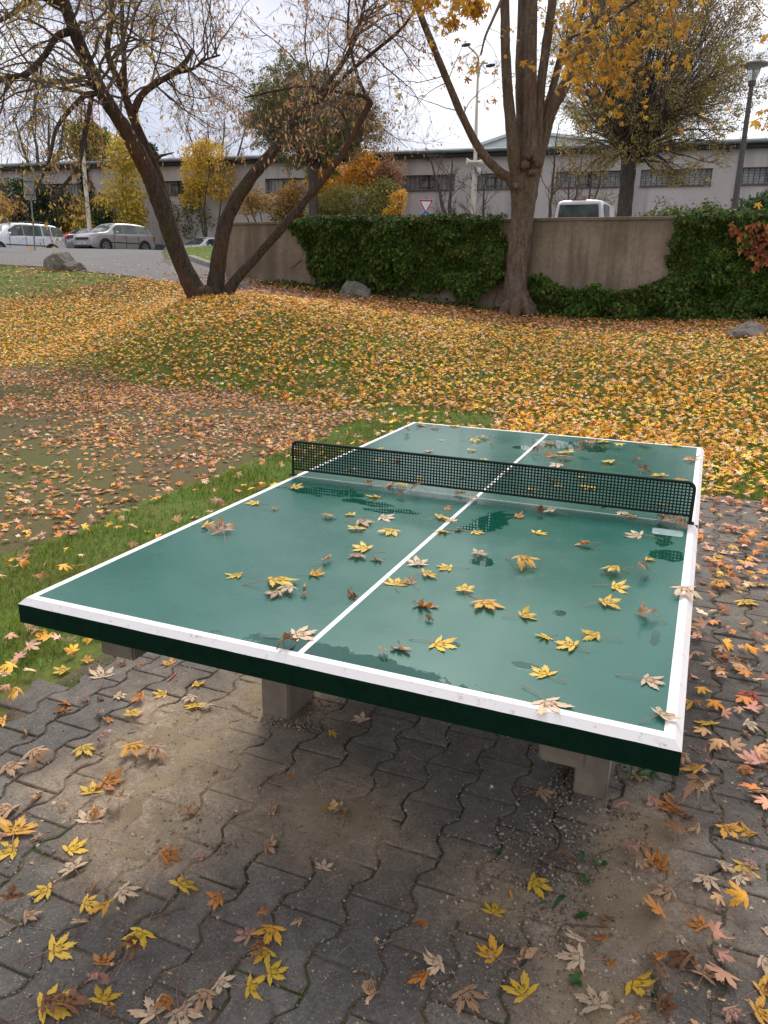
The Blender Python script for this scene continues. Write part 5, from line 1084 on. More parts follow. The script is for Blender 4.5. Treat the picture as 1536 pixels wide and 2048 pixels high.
# ---- clipped ball-headed trees on the street
def balltree(base, fork, D, wpx, cx, cy, rx, ry, nl, nleaf, cols, probs, label, leafsz, topcol=None, seed=0, nk=3.0):
    b = at(base[0], base[1], D); b[2] = TERR; T = tag(empty('ball_headed_tree', b), label, 'tree', 'ball-headed trees on the street'); q = D/FPX; g = Geo(); tw_ = Geo(); lv_ = []
    f0 = at(fork[0], fork[1], D); c = at(cx, cy, D); mid = (b+f0)/2+np.array([.03, 0, 0]); limb(g, [b, mid, f0, f0+np.array([0, 0, .25])], [wpx*q*.62, wpx*q*.5, wpx*q*.52, wpx*q*.45], 12)
    Pm = dict(seg=[5, 4, 3], wob=[.09, .14, .2], up=[.03, .02, .01], tip=.35, sides=[4, 3, 3], kids=[0, nk, 2.0], len=[1, .42, .5], ang=.42, rk=.55, rmin=.0045, leaf_from=1, nleaf=nleaf, t0=.3)
    for i in range(nl):
        v = RNG.normal(0, 1, 3); v[2] = v[2]*.9+.35; v = nrmz(v); tgt = c+v*np.array([rx, rx, ry])*q*RNG.uniform(.70, .93); P0_ = f0+RNG.normal(0, .08, 3)
        dlt = tgt-P0_; Ln = np.linalg.norm(dlt); m1_ = P0_+dlt*.5+np.array([0, 0, -.09 if v[2] > .2 else .22])*Ln*.5
        P = smoothline([P0_, m1_, tgt], 4); P = P+np.r_[np.zeros((1, 3)), RNG.normal(0, .03, (len(P)-1, 3))]; g.tube(P, np.linspace(.042, .006, len(P)), 5, cap=False)
        for _ in range(9):
            k = RNG.integers(2, len(P)-1); dd = nrmz(P[k+1]-P[k]); pr = nrmz(np.cross(dd, RNG.normal(0, 1, 3))); sprout(tw_, lv_, P[k], dd*.85+pr*.5, Ln*.36*RNG.uniform(.6, 1.2), .010, 0, Pm)
        lv_.append(tgt)
    g.v = [v-b for v in g.v]; tw_.v = [v-b for v in tw_.v]; t_ = g.build('trunk', M_barkC, T); tw_.build('branches', M_twig, t_)
    C = np.array(lv_); rel = (C-c)/(np.array([rx, rx, ry])*q); keep = RNG.random(len(C)) < sstep(.3, .85, np.linalg.norm(rel, axis=1))*(.45+.55*sstep(-.55, .15, rel[:, 2])); C = C[keep]; rel = rel[keep]
    col = cmix(len(C), cols, probs); 
    if topcol is not None: col = np.where((RNG.random(len(C)) < sstep(.2, 1.1, rel[:, 2]*1.0+rel[:, 0]*.35))[:, None], cmix(len(C), topcol, [1]*len(topcol)), col)
    g = Geo(); leaf_cards(g, C-b, leafsz, col, 'oval', .2, .06); g.build('crown', M_crown, T, smooth=False); print('ball', len(C))
balltree((1243, 445), (1258, 318), 24, 25, 1290, 178, 192, 188, 125, 5.0, [(.36, .31, .08), (.44, .35, .09), (.54, .37, .09)], [.45, .35, .2], 'large ball-headed tree with dense fine branches and olive to orange leaves on the right', .056, [(.42, .22, .05), (.40, .26, .06)], nk=3.2)
balltree((624, 442), (626, 332), 38, 17, 628, 246, 122, 92, 95, 7.0, [(.16, .17, .05), (.21, .20, .06), (.27, .22, .07)], [.5, .3, .2], 'smaller ball-headed tree with dull olive crown behind the middle of the wall', .085, nk=3.2)

# ---- slender bare trees before the hall, and trees beyond it
def baretree(px, pyb, D, hpx, lean, n, label, nleaf=0, cols=None, grp='bare trees before the hall', sp=.6, r=7, name='bare_tree', zb=None):
    b = at(px, pyb, D); b[2] = TERR if zb is None else zb; T = tag(empty(name, b), label, 'tree', grp); q = D/FPX; g = Geo(); tw_ = Geo(); lv_ = []; Pm = dict(seg=[7, 5, 4], wob=[.12, .2, .25], up=[.05, .03, .02], tip=.3, sides=[5, 3, 3], kids=[0, 5, 3.5], len=[1, .5, .5], ang=.6, rk=.5, rmin=.008, leaf_from=1, nleaf=nleaf, t0=.2)
    hgt = hpx*q
    for k in range(n):
        dx = (k-(n-1)/2)*sp+RNG.normal(0, .1); P = [b, b+np.array([dx*.3*hgt*.25+lean*hgt*.2, 0, hgt*.4]), b+np.array([dx*hgt*.3+lean*hgt*.5, RNG.normal(0, .3), hgt*.98])]; P = smoothline(P, 6)+RNG.normal(0, .03, (13, 3)); R = np.linspace(r*q, r*q*.15, 13); g.tube(P, R, 7)
        for _ in range(9):
            i = RNG.integers(3, 12); dd = nrmz(P[i+1 if i < 12 else i]-P[i-1]); pr = nrmz(np.cross(dd, RNG.normal(0, 1, 3))); sprout(tw_, lv_, P[i], dd*.6+pr*.8, hgt*.30*RNG.uniform(.5, 1.2), R[i]*.45, 0, Pm)
    g.v = [v-b for v in g.v]; tw_.v = [v-b for v in tw_.v]; t_ = g.build('trunk', M_barkC, T); tw_.build('branches', M_twig, t_)
    if len(lv_) and nleaf: C = np.array(lv_); g = Geo(); leaf_cards(g, C-b, .09, cmix(len(C), cols or [(.36, .24, .06), (.2, .15, .05)], [1]*len(cols or [0, 0])), 'oval', .3, .08); g.build('crown', M_crown, T, smooth=False)
baretree(903, 440, 33, 175, -.25, 2, 'bare tree with spreading branches left of the white street lamp')
baretree(965, 440, 33, 150, -.2, 2, 'slender bare tree between the white street lamp and the maple', r=5)
baretree(1098, 440, 33, 230, .05, 1, 'thin straight bare tree just right of the maple trunk', .5, r=5)
baretree(1140, 440, 34, 190, .05, 2, 'thin twin-stemmed bare tree left of the white van', .7, r=4)
baretree(1178, 440, 36, 180, .1, 2, 'thin bare tree behind the white van', .7, r=4)
baretree(1284, 442, 30, 90, .5, 1, 'low bare sapling right of the big ball-headed trunk', r=3)
g0 = 'trees beyond the hall'
baretree(925, 300, 68, 160, .1, 4, 'grey bare tree top over the roof beside the street lamp', grp=g0, zb=2.7, r=7)
baretree(80, 330, 70, 230, .1, 4, 'tall grey bare tree over the hall roof at far left', grp=g0, zb=2.7, r=8, nleaf=.3)
baretree(430, 330, 66, 240, .05, 4, 'pale bare tree over the roof between the leaning stems', grp=g0, zb=2.7, r=6, nleaf=.35, cols=[(.5, .3, .06), (.45, .25, .07)])
baretree(10, 330, 62, 150, .1, 3, 'small bare tree at the left edge over the hall', grp=g0, zb=2.7, r=6, nleaf=.5)

# ---- bushes and small trees in front of the hall
def bush(px, pyb, D, boxes, n, leaf, cols, probs, label, cat='bush', name='bush', stems=6, zb=None, hang=.2, shape='oval', lumps=9):
    b = at(px, pyb, D); b[2] = TERR if zb is None else zb; T = tag(empty(name, b), label, cat); q = D/FPX; C = []; g = Geo(); tot = sum(w_*h_ for _, _, w_, h_ in boxes)
    tops = []
    for (cx, cy, w_, h_) in boxes:
        c = at(cx, cy, D); L = [c+np.array([RNG.uniform(-.42, .42)*w_*q, RNG.uniform(-.42, .42)*w_*q*.8, RNG.uniform(-.42, .42)*h_*q]) for _ in range(lumps)]; k = int(n*2.1*w_*h_/tot); ctr = np.array(L)[RNG.integers(0, len(L), k)]
        v = RNG.normal(0, 1, (k, 3)); v /= np.linalg.norm(v, axis=1)[:, None]; rad = RNG.uniform(.45, 1.08, k)**.6; s_ = np.array([w_*q*.30, w_*q*.28, h_*q*.27])*RNG.uniform(.8, 1.1); P = ctr+v*rad[:, None]*s_; P = P+.06*RNG.normal(0, 1, P.shape); C.append(P); tops += L
    C = np.concatenate(C); C = C[C[:, 2] > b[2]-.1]
    for k in range(stems): t = tops[RNG.integers(len(tops))]; limb(g, [b+np.array([RNG.normal(0, .25), RNG.normal(0, .15), 0]), (b+t)/2+RNG.normal(0, .15, 3), t], [.06, .04, .015], 5)
    g.v = [v-b for v in g.v]; g.build('stem', M_barkC, T); g = Geo(); leaf_cards(g, C-b, leaf, cmix(len(C), cols, probs), shape, hang, .03); g.build('foliage', M_crown, T, smooth=False)
YEL = [(.78, .54, .07), (.68, .48, .08), (.52, .44, .09)]; GRN = [(.06, .12, .025), (.10, .17, .04), (.14, .19, .04)]; DKG = [(.018, .042, .014), (.03, .06, .02), (.05, .075, .025)]; ORG = [(.80, .38, .04), (.85, .48, .07), (.66, .32, .05)]; OLV = [(.30, .27, .06), (.21, .22, .06), (.40, .32, .08)]; RST = [(.40, .18, .08), (.50, .25, .09), (.30, .16, .09)]
bush(245, 450, 49, [(232, 345, 75, 110), (250, 420, 70, 70)], 2600, .17, YEL+[(.30, .30, .05)], [.35, .3, .2, .15], 'yellow leaved birch standing behind the white lamp pole', 'tree', 'birch_tree', 4)
bush(402, 460, 47.5, [(418, 345, 85, 80), (400, 300, 40, 30), (392, 395, 45, 60)], 2300, .15, YEL+ORG[:1], [.4, .3, .15, .15], 'yellow orange small tree between the two leaning stems', 'tree', 'small_tree', 5)
bush(670, 450, 42.5, [(668, 385, 75, 90), (640, 330, 40, 50)], 2300, .15, [(.68, .38, .02), (.62, .33, .03), (.5, .3, .05)], [.5, .3, .2], 'bright yellow bush right of the small ball-headed trunk')
bush(728, 440, 41.5, [(733, 325, 50, 50), (718, 362, 80, 50)], 1800, .16, ORG, [.4, .4, .2], 'bright orange tree crown against the hall', 'tree', 'small_tree', 4)
bush(740, 450, 39, [(710, 405, 130, 60), (760, 400, 70, 60), (660, 425, 80, 30)], 4200, .11, OLV+GRN[2:], [.35, .3, .2, .15], 'wide olive green shrub behind the hedge-topped wall')
bush(785, 445, 40, [(780, 365, 45, 90), (770, 330, 40, 40)], 900, .12, RST, [.4, .3, .3], 'dull rusty red shrub between orange crown and yield sign')
bush(790, 448, 37.5, [(785, 420, 40, 26), (795, 400, 26, 26)], 600, .11, ORG+YEL[:1], [.3, .3, .2, .2], 'low orange yellow shrub left of the yield sign')
bush(535, 450, 43, [(540, 412, 110, 60), (590, 405, 60, 80), (500, 400, 40, 60)], 3600, .11, RST+OLV[:2]+YEL[:1], [.25, .2, .15, .15, .1, .15], 'reddish brown shrub behind the left part of the wall')
bush(385, 480, 50, [(400, 440, 90, 70), (370, 420, 40, 70)], 3200, .12, GRN+OLV[:2]+YEL[:1], [.3, .25, .15, .1, .1, .1], 'mixed green and yellow shrub above the white car')
bush(120, 470, 53.5, [(80, 420, 130, 90), (60, 400, 80, 60)], 5200, .16, DKG, [.45, .35, .2], 'dark ivy covered thicket behind the white car')
bush(155, 470, 52.5, [(150, 440, 70, 60), (165, 420, 40, 40)], 2400, .13, YEL+OLV[:1], [.3, .3, .2, .2], 'golden yellow shrub between the two parked cars and the lamp pole')
bush(210, 470, 52.5, [(205, 430, 55, 80), (255, 455, 70, 40), (300, 470, 60, 40)], 4200, .13, GRN+DKG[1:], [.2, .3, .1, .2, .2], 'dark green shrub behind the silver hatchback')
bush(15, 470, 52, [(10, 435, 60, 60), (-20, 430, 40, 50)], 1500, .13, RST+YEL[:2], [.2, .2, .2, .2, .2], 'orange and green shrub at the left edge behind the white car')
bush(172, 460, 53.2, [(170, 350, 18, 90)], 1200, .13, DKG, [.5, .3, .2], 'column of dark ivy climbing the hall behind the lamp pole', 'climbing plant', 'ivy', 2, shape='oval')
bush(175, 300, 78, [(165, 285, 60, 60), (205, 290, 40, 50)], 1800, .28, GRN[1:]+ORG[:1]+YEL[2:], [.4, .25, .2, .15], 'green and orange tree crown rising over the hall roof at left', 'tree', 'tree', 3)
bush(300, 310, 85, [(305, 302, 20, 26)], 250, .3, DKG, [.5, .3, .2], 'dark conifer tip over the roof right of the leaning stem', 'tree', 'conifer_tree', 1)
bush(1300, 290, 66, [(1285, 262, 110, 50)], 1200, .2, [(.32, .27, .05), (.24, .24, .05)], [.5, .5], 'yellow green tree crown showing over the roof under the big ball head', 'tree', 'tree', 3)
bush(1395, 436, 22.0, [(1310, 432, 45, 16), (1345, 425, 30, 22), (1395, 428, 60, 20), (1420, 425, 30, 30)], 900, .07, [(.20, .26, .04), (.10, .17, .04), (.35, .34, .06)], [.4, .4, .2], 'yellow green low plants along the top of the wall')
bush(1505, 436, 21.5, [(1500, 418, 70, 38), (1520, 405, 30, 30)], 1200, .075, [(.05, .12, .035), (.09, .17, .05), (.14, .22, .06)], [.4, .4, .2], 'feathery green shrub at the right edge beside the park lamp')

# ---- ivy on the wall
m, nt, b = new_mat('ivy_leaf', .7, .06); a = nd(nt, 'ShaderNodeAttribute', attribute_name='col'); nt.links.new(a.outputs['Color'], b.inputs['Base Color']); M_ivy = m
def wallhit(px, py): d = ray(px, py); t = ((WA-CAM)@wn)/(d@wn); p = CAM+d*t; return float((p-WA)@wd), float(p[2])
def in_poly(u, z, poly):
    c = np.zeros(u.shape, bool); n = len(poly)
    for i in range(n):
        (x1, y1), (x2, y2) = poly[i], poly[(i+1) % n]
        k = ((y1 > z) != (y2 > z)) & (u < (x2-x1)*(z-y1)/(y2-y1+1e-12)+x1); c ^= k
    return c
def ivy(polypx, n, label, cols, probs, thick=.42, size=.075, seed=1, name='ivy', d0=.03):
    poly = [wallhit(*p) for p in polypx]; U = np.array([p[0] for p in poly]); Z = np.array([p[1] for p in poly]); u = RNG.uniform(U.min()-.2, U.max()+.2, n*2); z = RNG.uniform(Z.min()-.15, Z.max()+.15, n*2)
    uj = u+.5*(fbm(u*2, z*2, seed)-.5)+.16*(fbm(u*9, z*9, seed+3)-.5); zj = z+.4*(fbm(u*2, z*2, seed+5)-.5)+.14*(fbm(u*9, z*9, seed+6)-.5); ok = in_poly(uj, zj, poly); u, z = u[ok][:n], z[ok][:n]; k = len(u)
    lump = fbm(u*2.2, z*2.2, seed+9, 4); d_ = d0+thick*sstep(.3, .75, lump)*RNG.uniform(.55, 1, k); top = z > WTOP-.02; z = np.where(z > WTOP+.10, WTOP+.10*RNG.random(k), z); d_ = np.where(top, RNG.uniform(-.35, .2, k), d_); zg = H(*(WA[None]+wd*u[:, None]+wn*d_[:, None])[:, :2].T)
    z = np.maximum(z, zg+.02); P = WA[None]*np.array([1, 1, 0])+wd*u[:, None]+wn*d_[:, None]; P[:, 2] = z
    out_ = wn[None]*1.0+np.array([0, 0, .55])+RNG.normal(0, .42, (k, 3)); out_[top, 2] += .8; out_ /= np.linalg.norm(out_, axis=1)[:, None]; ax = np.array([0, 0, -1.0])+RNG.normal(0, .45, (k, 3)); ax -= out_*(ax*out_).sum(1)[:, None]; ax /= np.linalg.norm(ax, axis=1)[:, None]; sd_ = np.cross(ax, out_); s = size*RNG.uniform(.45, 1.6, k)
    pr = np.array([(0, -.1, 0), (.45, -.05, .05), (.28, .35, .0), (0, .95, -.12), (-.28, .35, .0), (-.45, -.05, .05)]); V = P[:, None]+s[:, None, None]*(pr[None, :, 0, None]*sd_[:, None]+pr[None, :, 1, None]*ax[:, None]+pr[None, :, 2, None]*out_[:, None])
    root = WA+wd*float(u.mean()); T = tag(empty(name, root), label, 'climbing plant'); g = Geo(); F = (np.array([[0, 1, 2], [0, 2, 3], [0, 3, 4], [0, 4, 5]])[None]+np.arange(k)[:, None, None]*6).reshape(-1, 3); g.add((V-root).reshape(-1, 3), F, np.repeat(cmix(k, cols, probs, .22), 6, 0)); g.build('foliage', M_ivy, T, smooth=False)
    g = Geo()
    for _ in range(60):
        i = RNG.integers(k); p0 = P[i].copy(); p0 -= wn*(p0-WA).dot(wn)-wn*.02; L = RNG.uniform(.4, 1.2); pts = [p0]; d = nrmz(np.array([0, 0, -1.0])+wd*RNG.normal(0, .8))
        for _k in range(8): d = nrmz(d+wd*RNG.normal(0, .25)+np.array([0, 0, RNG.normal(0, .15)])); pts.append(pts[-1]+d*L/8)
        pts = np.array(pts); 
        if pts[:, 2].max() > WTOP-.03: continue
        g.tube(pts-root, .006, 4)
    if g.n: g.build('stem', M_twig, T)
IVC = [(.018, .042, .009), (.034, .066, .012), (.055, .092, .016), (.095, .125, .024), (.13, .08, .03)]
ivy([(548, 440), (600, 425), (800, 425), (1016, 428), (1018, 560), (960, 590), (930, 590), (905, 568), (820, 585), (720, 575), (640, 566), (622, 540), (606, 500), (585, 470)], 26000, 'thick dark green ivy covering the left half of the retaining wall', IVC, [.3, .3, .22, .14, .04], seed=3, size=.058)
ivy([(1340, 438), (1400, 425), (1640, 418), (1640, 690), (1500, 670), (1330, 650), (1200, 640), (1100, 635), (1055, 620), (1052, 548), (1075, 545), (1110, 560), (1150, 572), (1240, 580), (1300, 560), (1330, 545), (1352, 500), (1345, 470)], 21000, 'dark green ivy on the right end of the wall and along its foot', IVC, [.3, .3, .22, .14, .04], seed=13, size=.056)
ivy([(1455, 455), (1500, 440), (1560, 440), (1560, 520), (1525, 530), (1490, 535), (1465, 490)], 330, 'red and orange creeper leaves hanging over the ivy at the right edge', [(.20, .055, .03), (.26, .10, .04), (.26, .18, .05), (.13, .045, .03)], [.35, .3, .15, .2], thick=.12, size=.085, seed=23, name='red_creeper', d0=.34)
# scrub of low ground ivy along the wall foot
g = Geo(); k = 2600; u = RNG.uniform(1.2, wl+.5, k); d_ = np.abs(RNG.normal(0, .33, k))+.05; P = WA[None]+wd*u[:, None]+wn*d_[:, None]; P[:, 2] = H(P[:, 0], P[:, 1])+RNG.uniform(.01, .09, k)*np.exp(-d_); leaf_cards(g, P, .07, cmix(k, IVC[:4], [1]*4), 'oval', -.1, .02)
tag(g.build('ground_ivy', M_ivy, smooth=False), 'low ground ivy along the foot of the wall', 'ground cover', kind='stuff')
# ================================================================== VEHICLES
def paint(name, c, rough=.28, metal=0.0):
    m, nt, b = new_mat(name, rough, .5, metal); n = noise(nt, 3, 3); nt.links.new(ramp(nt, n, [(.3, tuple(x*.93 for x in c)), (.7, c)]), b.inputs['Base Color']); b.inputs['Coat Weight'].default_value = .6; b.inputs['Coat Roughness'].default_value = .06; return m
M_wht = paint('white_car_paint', (.72, .74, .77)); M_slv = paint('silver_beige_car_paint', (.40, .37, .36), .35, .35); M_rdc = paint('red_car_paint', (.52, .03, .035)); M_blu = paint('blue_grey_car_paint', (.16, .20, .26)); M_gry = paint('grey_car_paint', (.22, .22, .25))
m, nt, b = new_mat('car_glass', .06, .6); nt.links.new(ramp(nt, noise(nt, 2.5, 3), [(.35, (.035, .045, .045)), (.65, (.09, .115, .11))]), b.inputs['Base Color']); M_cg = m
M_tyre = simple('tyre_rubber', (.025, .025, .026), (.015, .015, .015), 20, .8, .1); M_rim = simple('alloy_rim', (.45, .46, .48), (.3, .3, .32), 20, .3, 0, metal=.7); M_blk = simple('black_trim', (.02, .02, .022), (.012, .012, .013), 10, .5, 0); M_hl = simple('headlight_glass', (.62, .66, .70), (.35, .38, .42), 14, .12, 0); M_tl = simple('tail_light_glass', (.45, .03, .02), (.3, .02, .02), 10, .2, 0); M_plate = simple('plate_white', (.7, .7, .7), (.6, .6, .6), 10, .4, 0); M_lime = simple('lime_reflective', (.55, .72, .06), (.45, .6, .05), 10, .4, 0)
def car(px, py, D, heading, kind, body, label, L=4.0, Wd=1.66, Ht=1.5, zb=None, plate=True, rails=False, lime=False, full=True, grp='cars parked beyond the road'):
    b = at(px, py, D); b[2] = TERR if zb is None else zb; T = tag(empty('parked_car' if kind != 'van' else 'parked_van', b, heading), label, 'van' if kind == 'van' else 'car', grp)
    # stations x (front +), z of bonnet/roof edge, z belt, half width, half width top
    h = Ht; w_ = Wd/2; f = L/2
    if kind == 'hatch': S = [(-1, .50, .62, .86, .70), (-.97, .60, .66, .92, .78), (-.90, .84, .66, .97, .74), (-.80, .965, .65, 1, .74), (-.45, 1, .64, 1, .76), (.02, 1, .62, 1, .76), (.22, .965, .62, 1, .74), (.36, .83, .62, 1, .80), (.53, .67, .62, 1, .84), (.68, .655, .61, .99, .84), (.84, .62, .58, .97, .82), (.95, .57, .54, .92, .78), (1, .47, .45, .82, .70)]
    elif kind == 'mpv': S = [(-1, .50, .60, .88, .74), (-.975, .62, .63, .94, .80), (-.93, .88, .63, .97, .78), (-.84, .985, .62, 1, .78), (-.45, 1, .61, 1, .79), (0, 1, .60, 1, .79), (.18, .98, .59, 1, .77), (.36, .83, .58, 1, .82), (.54, .64, .575, 1, .86), (.70, .60, .56, .99, .84), (.85, .55, .52, .96, .80), (.95, .49, .47, .90, .74), (1, .40, .38, .78, .64)]
    else: S = [(-1, .93, .55, .96, .84), (-.985, .975, .55, .98, .84), (-.9, .995, .55, 1, .86), (-.4, 1, .55, 1, .86), (.1, 1, .55, 1, .85), (.3, .97, .54, 1, .84), (.5, .78, .53, 1, .86), (.62, .60, .52, 1, .86), (.8, .55, .50, .98, .84), (.95, .48, .46, .92, .78), (1, .38, .36, .82, .70)]
    rows = []
    for (x, zt, zbelt, ww, wt) in S:
        zt *= h; zbelt = min(zbelt*h, zt-.02); X = x*f; W = ww*w_; Wt = wt*w_ if zt > zbelt+.12 else ww*w_*.93; z0 = .20 if abs(x) < .93 else .26
        rows.append([(X, W*.93, z0), (X, W*.995, z0+.14), (X, W, (z0+zbelt)/2), (X, W*.985, zbelt-.05), (X, W*.95, zbelt), (X, Wt*1.0, zt-.07 if zt > zbelt+.12 else zt-.01), (X, Wt*.90, zt-.015), (X, Wt*.55, zt), (X, 0, zt+.012)])
    A = np.array(rows); g = Geo()
    full_ = np.concatenate([A, A[:, ::-1][:, 1:]*np.array([1, -1, 1])], 1); v, fq = gridmesh(full_[..., 0], full_[..., 1], full_[..., 2]); g.add(v, fq); n2 = full_.shape[1]
    for e_ in (0, -1):
        ring = full_[e_]; g.poly(ring, [list(range(n2)) if e_ else list(range(n2))[::-1]])
    bodyo = g.build('body', body, T); 
    mod = bodyo.modifiers.new('round', 'SUBSURF'); mod.levels = 1; mod.render_levels = 1
    def side(i, j, t0, t1, sgn, off=.012, mat=M_cg, name='side_window', s0=0., s1=1.):
        a = A[i]; c = A[j]; lo0 = a[4]*(1-s0)+c[4]*s0; lo1 = a[4]*(1-s1)+c[4]*s1; hi0 = a[5]*(1-s0)+c[5]*s0; hi1 = a[5]*(1-s1)+c[5]*s1
        P = np.array([lo0*(1-t0)+hi0*t0, lo1*(1-t0)+hi1*t0, lo1*(1-t1)+hi1*t1, lo0*(1-t1)+hi0*t1]); P[:, 1] = P[:, 1]+off; P[:, 1] *= sgn; g = Geo(); g.add(P, [(0, 1, 2, 3) if sgn < 0 else (3, 2, 1, 0)]); return g.build(name, mat, T, smooth=False)
    def span(pts3, mat, name, parent=T): g = Geo(); g.poly(np.array(pts3), [list(range(len(pts3)))]); return g.build(name, mat, parent, smooth=False)
    nS = len(S); ir = next(i for i in range(nS) if S[i][1] > .9); jf = max(i for i in range(nS) if S[i][1] > .9)
    # windscreen and rear window
    def cross(i, t, yk): a = A[i]; return a
    iw = jf+2 if kind != 'van' else jf+2
    lo = A[iw]; hi = A[jf]
    def scr(lo, hi, dx, name):
        P = []
        for yy in (-.88, -.5, 0, .5, .88): P.append((lo[8][0]+dx-abs(yy)**2*.10*np.sign(dx), yy*lo[5][1]*.98, lo[8][2]+.03-.02*abs(yy)))
        for yy in (.84, .5, 0, -.5, -.84): P.append((hi[8][0]+dx*.9-abs(yy)**2*.06*np.sign(dx), yy*hi[5][1]*.97, hi[8][2]-.035-.03*abs(yy)))
        P = np.array(P); g = Geo(); g.poly(P, [(i, i+1, 8-i, 9-i) for i in range(4)]); return g.build(name, M_cg, T, smooth=True)
    scr(lo, hi, .06, 'windscreen')
    if kind == 'van':
        X = -f-.012; y1 = w_*.80; span([(X, -y1, h*.585), (X, -y1*.90, h*.90), (X, y1*.90, h*.90), (X, y1, h*.585)], M_cg, 'rear_window'); span([(X-.004, -.25, h*.965), (X-.004, -.25, h*.98), (X-.004, .25, h*.98), (X-.004, .25, h*.965)], M_tl, 'brake_light')
        g = Geo(); g.box((X-.03, -w_*.75, h*.575), (X, w_*.75, h*.583)); g.build('tailgate_trim', M_blk, T)
    else: scr(A[1], A[ir], -.045, 'rear_window')
    wins_ = {'hatch': [(3, 4, .10, .92, 0.0, 1, 'side_window'), (4, 5, .06, .92, .06, .98, 'side_window'), (5, 6, .06, .92, .08, 1, 'side_window'), (6, 7, .06, .86, 0, .75, 'side_window')], 'mpv': [(3, 4, .08, .92, -.25, .45, 'side_window'), (3, 4, .08, .92, .52, 1.0, 'side_window'), (4, 5, .05, .92, .06, 1.0, 'side_window'), (5, 6, .05, .92, .08, 1, 'side_window'), (6, 7, .05, .86, .0, .9, 'side_window')], 'van': [(2, 3, .08, .9, .1, .95, 'side_window'), (4, 5, .05, .92, .2, 1, 'side_window'), (5, 6, .05, .8, 0, .9, 'side_window')]}[kind]
    for (i, j, t0, t1, s0, s1, nm) in wins_:
        for sg in (1, -1): side(i, j, t0, t1, sg, s0=s0, s1=s1, name=nm)
    wr = .31; 
    for xw in (f*.62, -f*.62):
        for sg in (1, -1):
            def disc(r0, r1, y0, n=20, sp=None):
                a = np.arange(n)*2*PI/n; P = np.r_[np.c_[r1*np.cos(a), np.full(n, y0), r1*np.sin(a)], np.c_[r0*np.cos(a), np.full(n, y0), r0*np.sin(a)]]; return P
            # arch
            a = np.linspace(-.35, PI+.35, 16); g = Geo(); ro, ri = wr*1.23, wr*.3; P = np.r_[np.c_[xw+ro*np.cos(a), np.full(16, sg*(w_+.006)), wr+ro*np.sin(a)], np.c_[xw+ri*np.cos(a), np.full(16, sg*(w_+.006)), wr+ri*np.sin(a)]]; P[:, 2] = np.maximum(P[:, 2], .16)
            g.poly(P, [(i, i+1, i+17, i+16) for i in range(15)]); g.build('wheel_arch', M_blk, T, smooth=False)
            g = Geo(); g.tube([(xw, sg*(w_-.18), wr), (xw, sg*(w_+.010), wr), (xw, sg*(w_+.016), wr)], [wr, wr, wr*.93], 24); wh = g.build('wheel', M_tyre, T)
            g = Geo(); y = sg*(w_+.020); R0 = wr*.66; a = np.arange(24)*2*PI/24
            g.poly(np.r_[np.c_[xw+R0*np.cos(a), np.full(24, y), wr+R0*np.sin(a)], np.c_[xw+R0*.86*np.cos(a), np.full(24, y), wr+R0*.86*np.sin(a)]], [(i, (i+1) % 24, (i+1) % 24+24, i+24) for i in range(24)])
            for k in range(6):
                t = k*PI/3+.3; d = np.array([math.cos(t), 0, math.sin(t)]); s_ = np.array([-d[2], 0, d[0]])*R0*.13; c = np.array([xw, y+sg*.002, wr]); g.add([c+s_+d*R0*.05, c-s_+d*R0*.05, c-s_*.9+d*R0*.95, c+s_*.9+d*R0*.95], [(0, 1, 2, 3)])
            g.build('rim', M_rim, wh, smooth=False)
    if full:
        for sg in (1, -1):
            g = Geo(); xm = f*.28 if kind != 'mpv' else f*.36; g.add(_ico*np.array([.07, .10, .065])+np.array([xm, sg*(w_+.07), h*.66]), _if); g.build('door_mirror', body, T)
            # door seams, handles and rubbing strip
            yb_ = sg*(w_+.006); g = Geo(); g.box((-f*.56, min(yb_, yb_+sg*.012), h*.335), (f*.46, max(yb_, yb_+sg*.012), h*.36)); g.build('rubbing_strip', M_blk, T, smooth=False)
            for xs_ in ((f*.36, -f*.02, -f*.42) if kind != 'van' else (f*.45, 0)):
                g = Geo(); g.box((xs_-.006, min(yb_, yb_-sg*.02), .26), (xs_+.006, max(yb_, yb_+sg*.004), h*.58)); g.build('door_seam', M_blk, T, smooth=False)
            for xs_ in (f*.06, -f*.34):
                g = Geo(); g.box((xs_-.08, min(yb_, yb_+sg*.03), h*.53), (xs_+.08, max(yb_, yb_+sg*.03), h*.548)); g.build('door_handle', body, T, smooth=False)
            # headlights wrap the corner
            c1 = A[-3]; c2 = A[-2]; zt_ = c2[5][2]; hl = [(c2[4][0]+.05, sg*c2[4][1]*.56, zt_-.02), (c2[4][0]+.04, sg*c2[4][1]*.98, zt_-.01), (c1[4][0]+.02, sg*(c1[4][1]+.03), c1[5][2]-.02), (c1[4][0]+.02, sg*(c1[4][1]+.045), c1[5][2]-.15), (c2[4][0]+.07, sg*c2[4][1]*1.0, zt_-.20), (c2[4][0]+.10, sg*c2[4][1]*.58, zt_-.17)]
            span(hl, M_hl, 'headlight'); r0 = A[0]; r1 = A[1]; span([(r0[4][0]-.02, sg*r0[4][1]*.72, h*.60), (r0[4][0]-.01, sg*(r0[4][1]+.03), h*.62), (r1[4][0]-.02, sg*(w_*.985), h*.62), (r1[4][0]+.02, sg*(w_*.99), h*.44), (r0[4][0]-.02, sg*(r0[4][1]+.03), h*.42), (r0[4][0]-.03, sg*r0[4][1]*.72, h*.44)], M_tl, 'tail_light')
        X = f+.012; zc = A[-1][5][2]; g = Geo(); g.box((X-.03, -.46, zc-.10), (X+.015, .46, zc-.005)); g.build('grille', M_blk, T, smooth=False)
        g = Geo(); g.box((X-.03, -.55, .24), (X+.02, .55, .34)); g.build('air_intake', M_blk, T, smooth=False)
